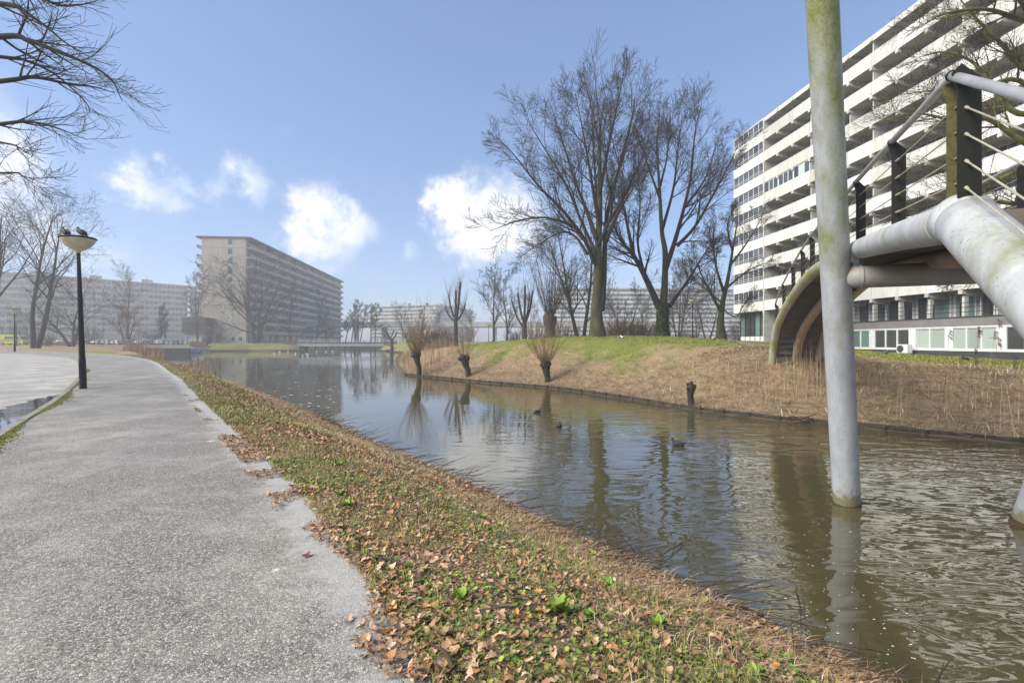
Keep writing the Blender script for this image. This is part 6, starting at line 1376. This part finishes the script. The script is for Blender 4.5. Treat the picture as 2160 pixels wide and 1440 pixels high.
for i, (px_, Y, h, lab, mt) in enumerate([(1288, 62, 2.9, 'leftmost red-brown shrub of the hedge between the big trees', 'shrub_red'), (1306, 63, 3.1, 'second red-brown shrub of the hedge between the big trees', 'shrub_red'), (1326, 62, 3.0, 'third red-brown shrub of the hedge between the big trees', 'shrub_red'), (1346, 63, 2.8, 'fourth red-brown shrub of the hedge between the big trees', 'shrub_red'), (1366, 62, 2.6, 'rightmost red-brown shrub of the hedge between the big trees', 'shrub_red'),
        (1140, 66, 3.4, 'brown shrub at the foot of the shaggy pollard', 'twig_pale'), (1185, 70, 3.6, 'brown shrub between the shaggy pollard and the multi-stemmed tree', 'twig_pale'), (1085, 88, 3.0, 'low brown shrub behind the pruned stub tree', 'twig_brown'), (912, 150, 5.5, 'reddish brush under the viaduct behind the first pollard', 'shrub_red'), (945, 155, 5.5, 'reddish brush under the viaduct left of the jogger', 'shrub_red'), (985, 150, 5, 'reddish brush under the viaduct behind the jogger', 'shrub_red'), (870, 140, 5, 'brown brush right of the hard-pruned tree', 'twig_brown'), (1390, 90, 4, 'brown shrub behind the ivy-clad trunk', 'twig_brown'), (1455, 88, 3.6, 'brown shrub behind the mound lamp post', 'twig_brown'), (1560, 74, 3.0, 'brown shrub before the lobby of the white block', 'twig_brown'),
        (905, 58, 2.6, 'leafless bush behind the first pollard on the reed bed', 'twig_brown'), (935, 62, 2.2, 'leafless low bush left of the tall pruned tree', 'twig_brown'), (100, 92, 2.6, 'orange-brown bush at the foot of the twin-trunked tree', 'willow'), (60, 118, 5, 'brown brush by the yellow van', 'twig_brown'), (20, 125, 6, 'brown brush at the far left edge behind the van', 'twig_brown'), (190, 130, 5, 'brown brush behind the parked cars left of the orange willow', 'twig_brown'), (320, 135, 4, 'brown brush behind the parked cars right of the orange willow', 'twig_brown'), (438, 137, 2.2, 'dark low bush on the grassy bank before the gable', 'twig_brown')]):
    shrub(200 + i, on(px_, Y), h, 46, lab, MAT[mt], .5, .010 + Y * .00013)
# ivy on the three-stemmed tree
def ivy():
    n = 2600; b = TREE_B.location; h = 2.9 * G.random(n) ** .9; a = G.uniform(0, 6.28, n); r_ = (.42 + .18 * np.exp(-h * 1.8)) * 1.08 + G.uniform(-.02, .09, n); cx = np.cos(a) * r_; cy = np.sin(a) * r_ + .02
    s = G.uniform(.04, .08, n); t = np.stack([-np.sin(a), np.cos(a), np.zeros(n)], 1); u = np.stack([np.cos(a) * .35, np.sin(a) * .35, np.full(n, .9)], 1) + G.normal(0, .3, (n, 3)); c = np.stack([cx, cy, h], 1)
    v = np.stack([c - t * s[:, None], c - u * s[:, None], c + t * s[:, None], c + u * s[:, None]], 1).reshape(-1, 3)
    me = mesh_np('ivy', v, [np.arange(n)[:, None] * 4 + np.arange(4)[None]], False, np.repeat(pal([(.03, .055, .018), (.05, .08, .025), (.022, .04, .015)], n, .3), 4, 0)); tag(obj('ivy', me, MAT['ivy'], TREE_B), kind='stuff')
ivy()
# floating flecks on the water
def flecks(n, pxr, pyr, s0, s1, label):
    px_ = G.uniform(*pxr, n); py_ = G.uniform(*pyr, n); Y = (EYE - WATER_Z) / ((py_ - 720) / FPX); x = (px_ - 1080) / FPX * Y; k = shore_dist(x, Y) < -.15; x, Y = x[k], Y[k]; m = len(x); s = G.uniform(s0, s1, m)
    ang = np.arange(6) * np.pi / 3; X = x[:, None] + s[:, None] * np.cos(ang) * G.uniform(.7, 1.8, (m, 1)); Yy = Y[:, None] + s[:, None] * np.sin(ang)
    tag(obj('floating_flecks', mesh_np('floating_flecks', np.stack([X, Yy, np.full_like(X, WATER_Z + .006)], -1).reshape(-1, 3), [(np.arange(m)[:, None, None] * 6 + np.array([[[0, 1, 2, 3], [0, 3, 4, 5]]])).reshape(-1, 4)]), MAT['foam']), label, kind='stuff')
flecks(170, (1640, 1960), (1090, 1420), .003, .009, 'small pale flecks floating near the pylon'); flecks(70, (540, 760), (785, 860), .03, .08, 'pale feathers and foam flecks floating on the pond'); flecks(25, (560, 900), (742, 790), .06, .14, 'pale flecks floating on the far pond')

# ---------------------------------------------------------------- haze: even damp air over the whole park
HAZE = 0.0016
m = bpy.data.materials.new('damp_air'); m.use_nodes = True; nt = m.node_tree
for n_ in list(nt.nodes):
    if n_.type == 'BSDF_PRINCIPLED': nt.nodes.remove(n_)
pv = nt.nodes.new('ShaderNodeVolumePrincipled'); pv.inputs['Color'].default_value = (.92, .93, .95, 1); pv.inputs['Density'].default_value = HAZE; pv.inputs['Anisotropy'].default_value = .2
nt.links.new(pv.outputs[0], nt.nodes['Material Output'].inputs['Volume'])
tag(MB().box(-5100, 5100, -5100, 5100, -4.0, 41).build('haze', m), 'thin grey damp haze over the park', kind='stuff')
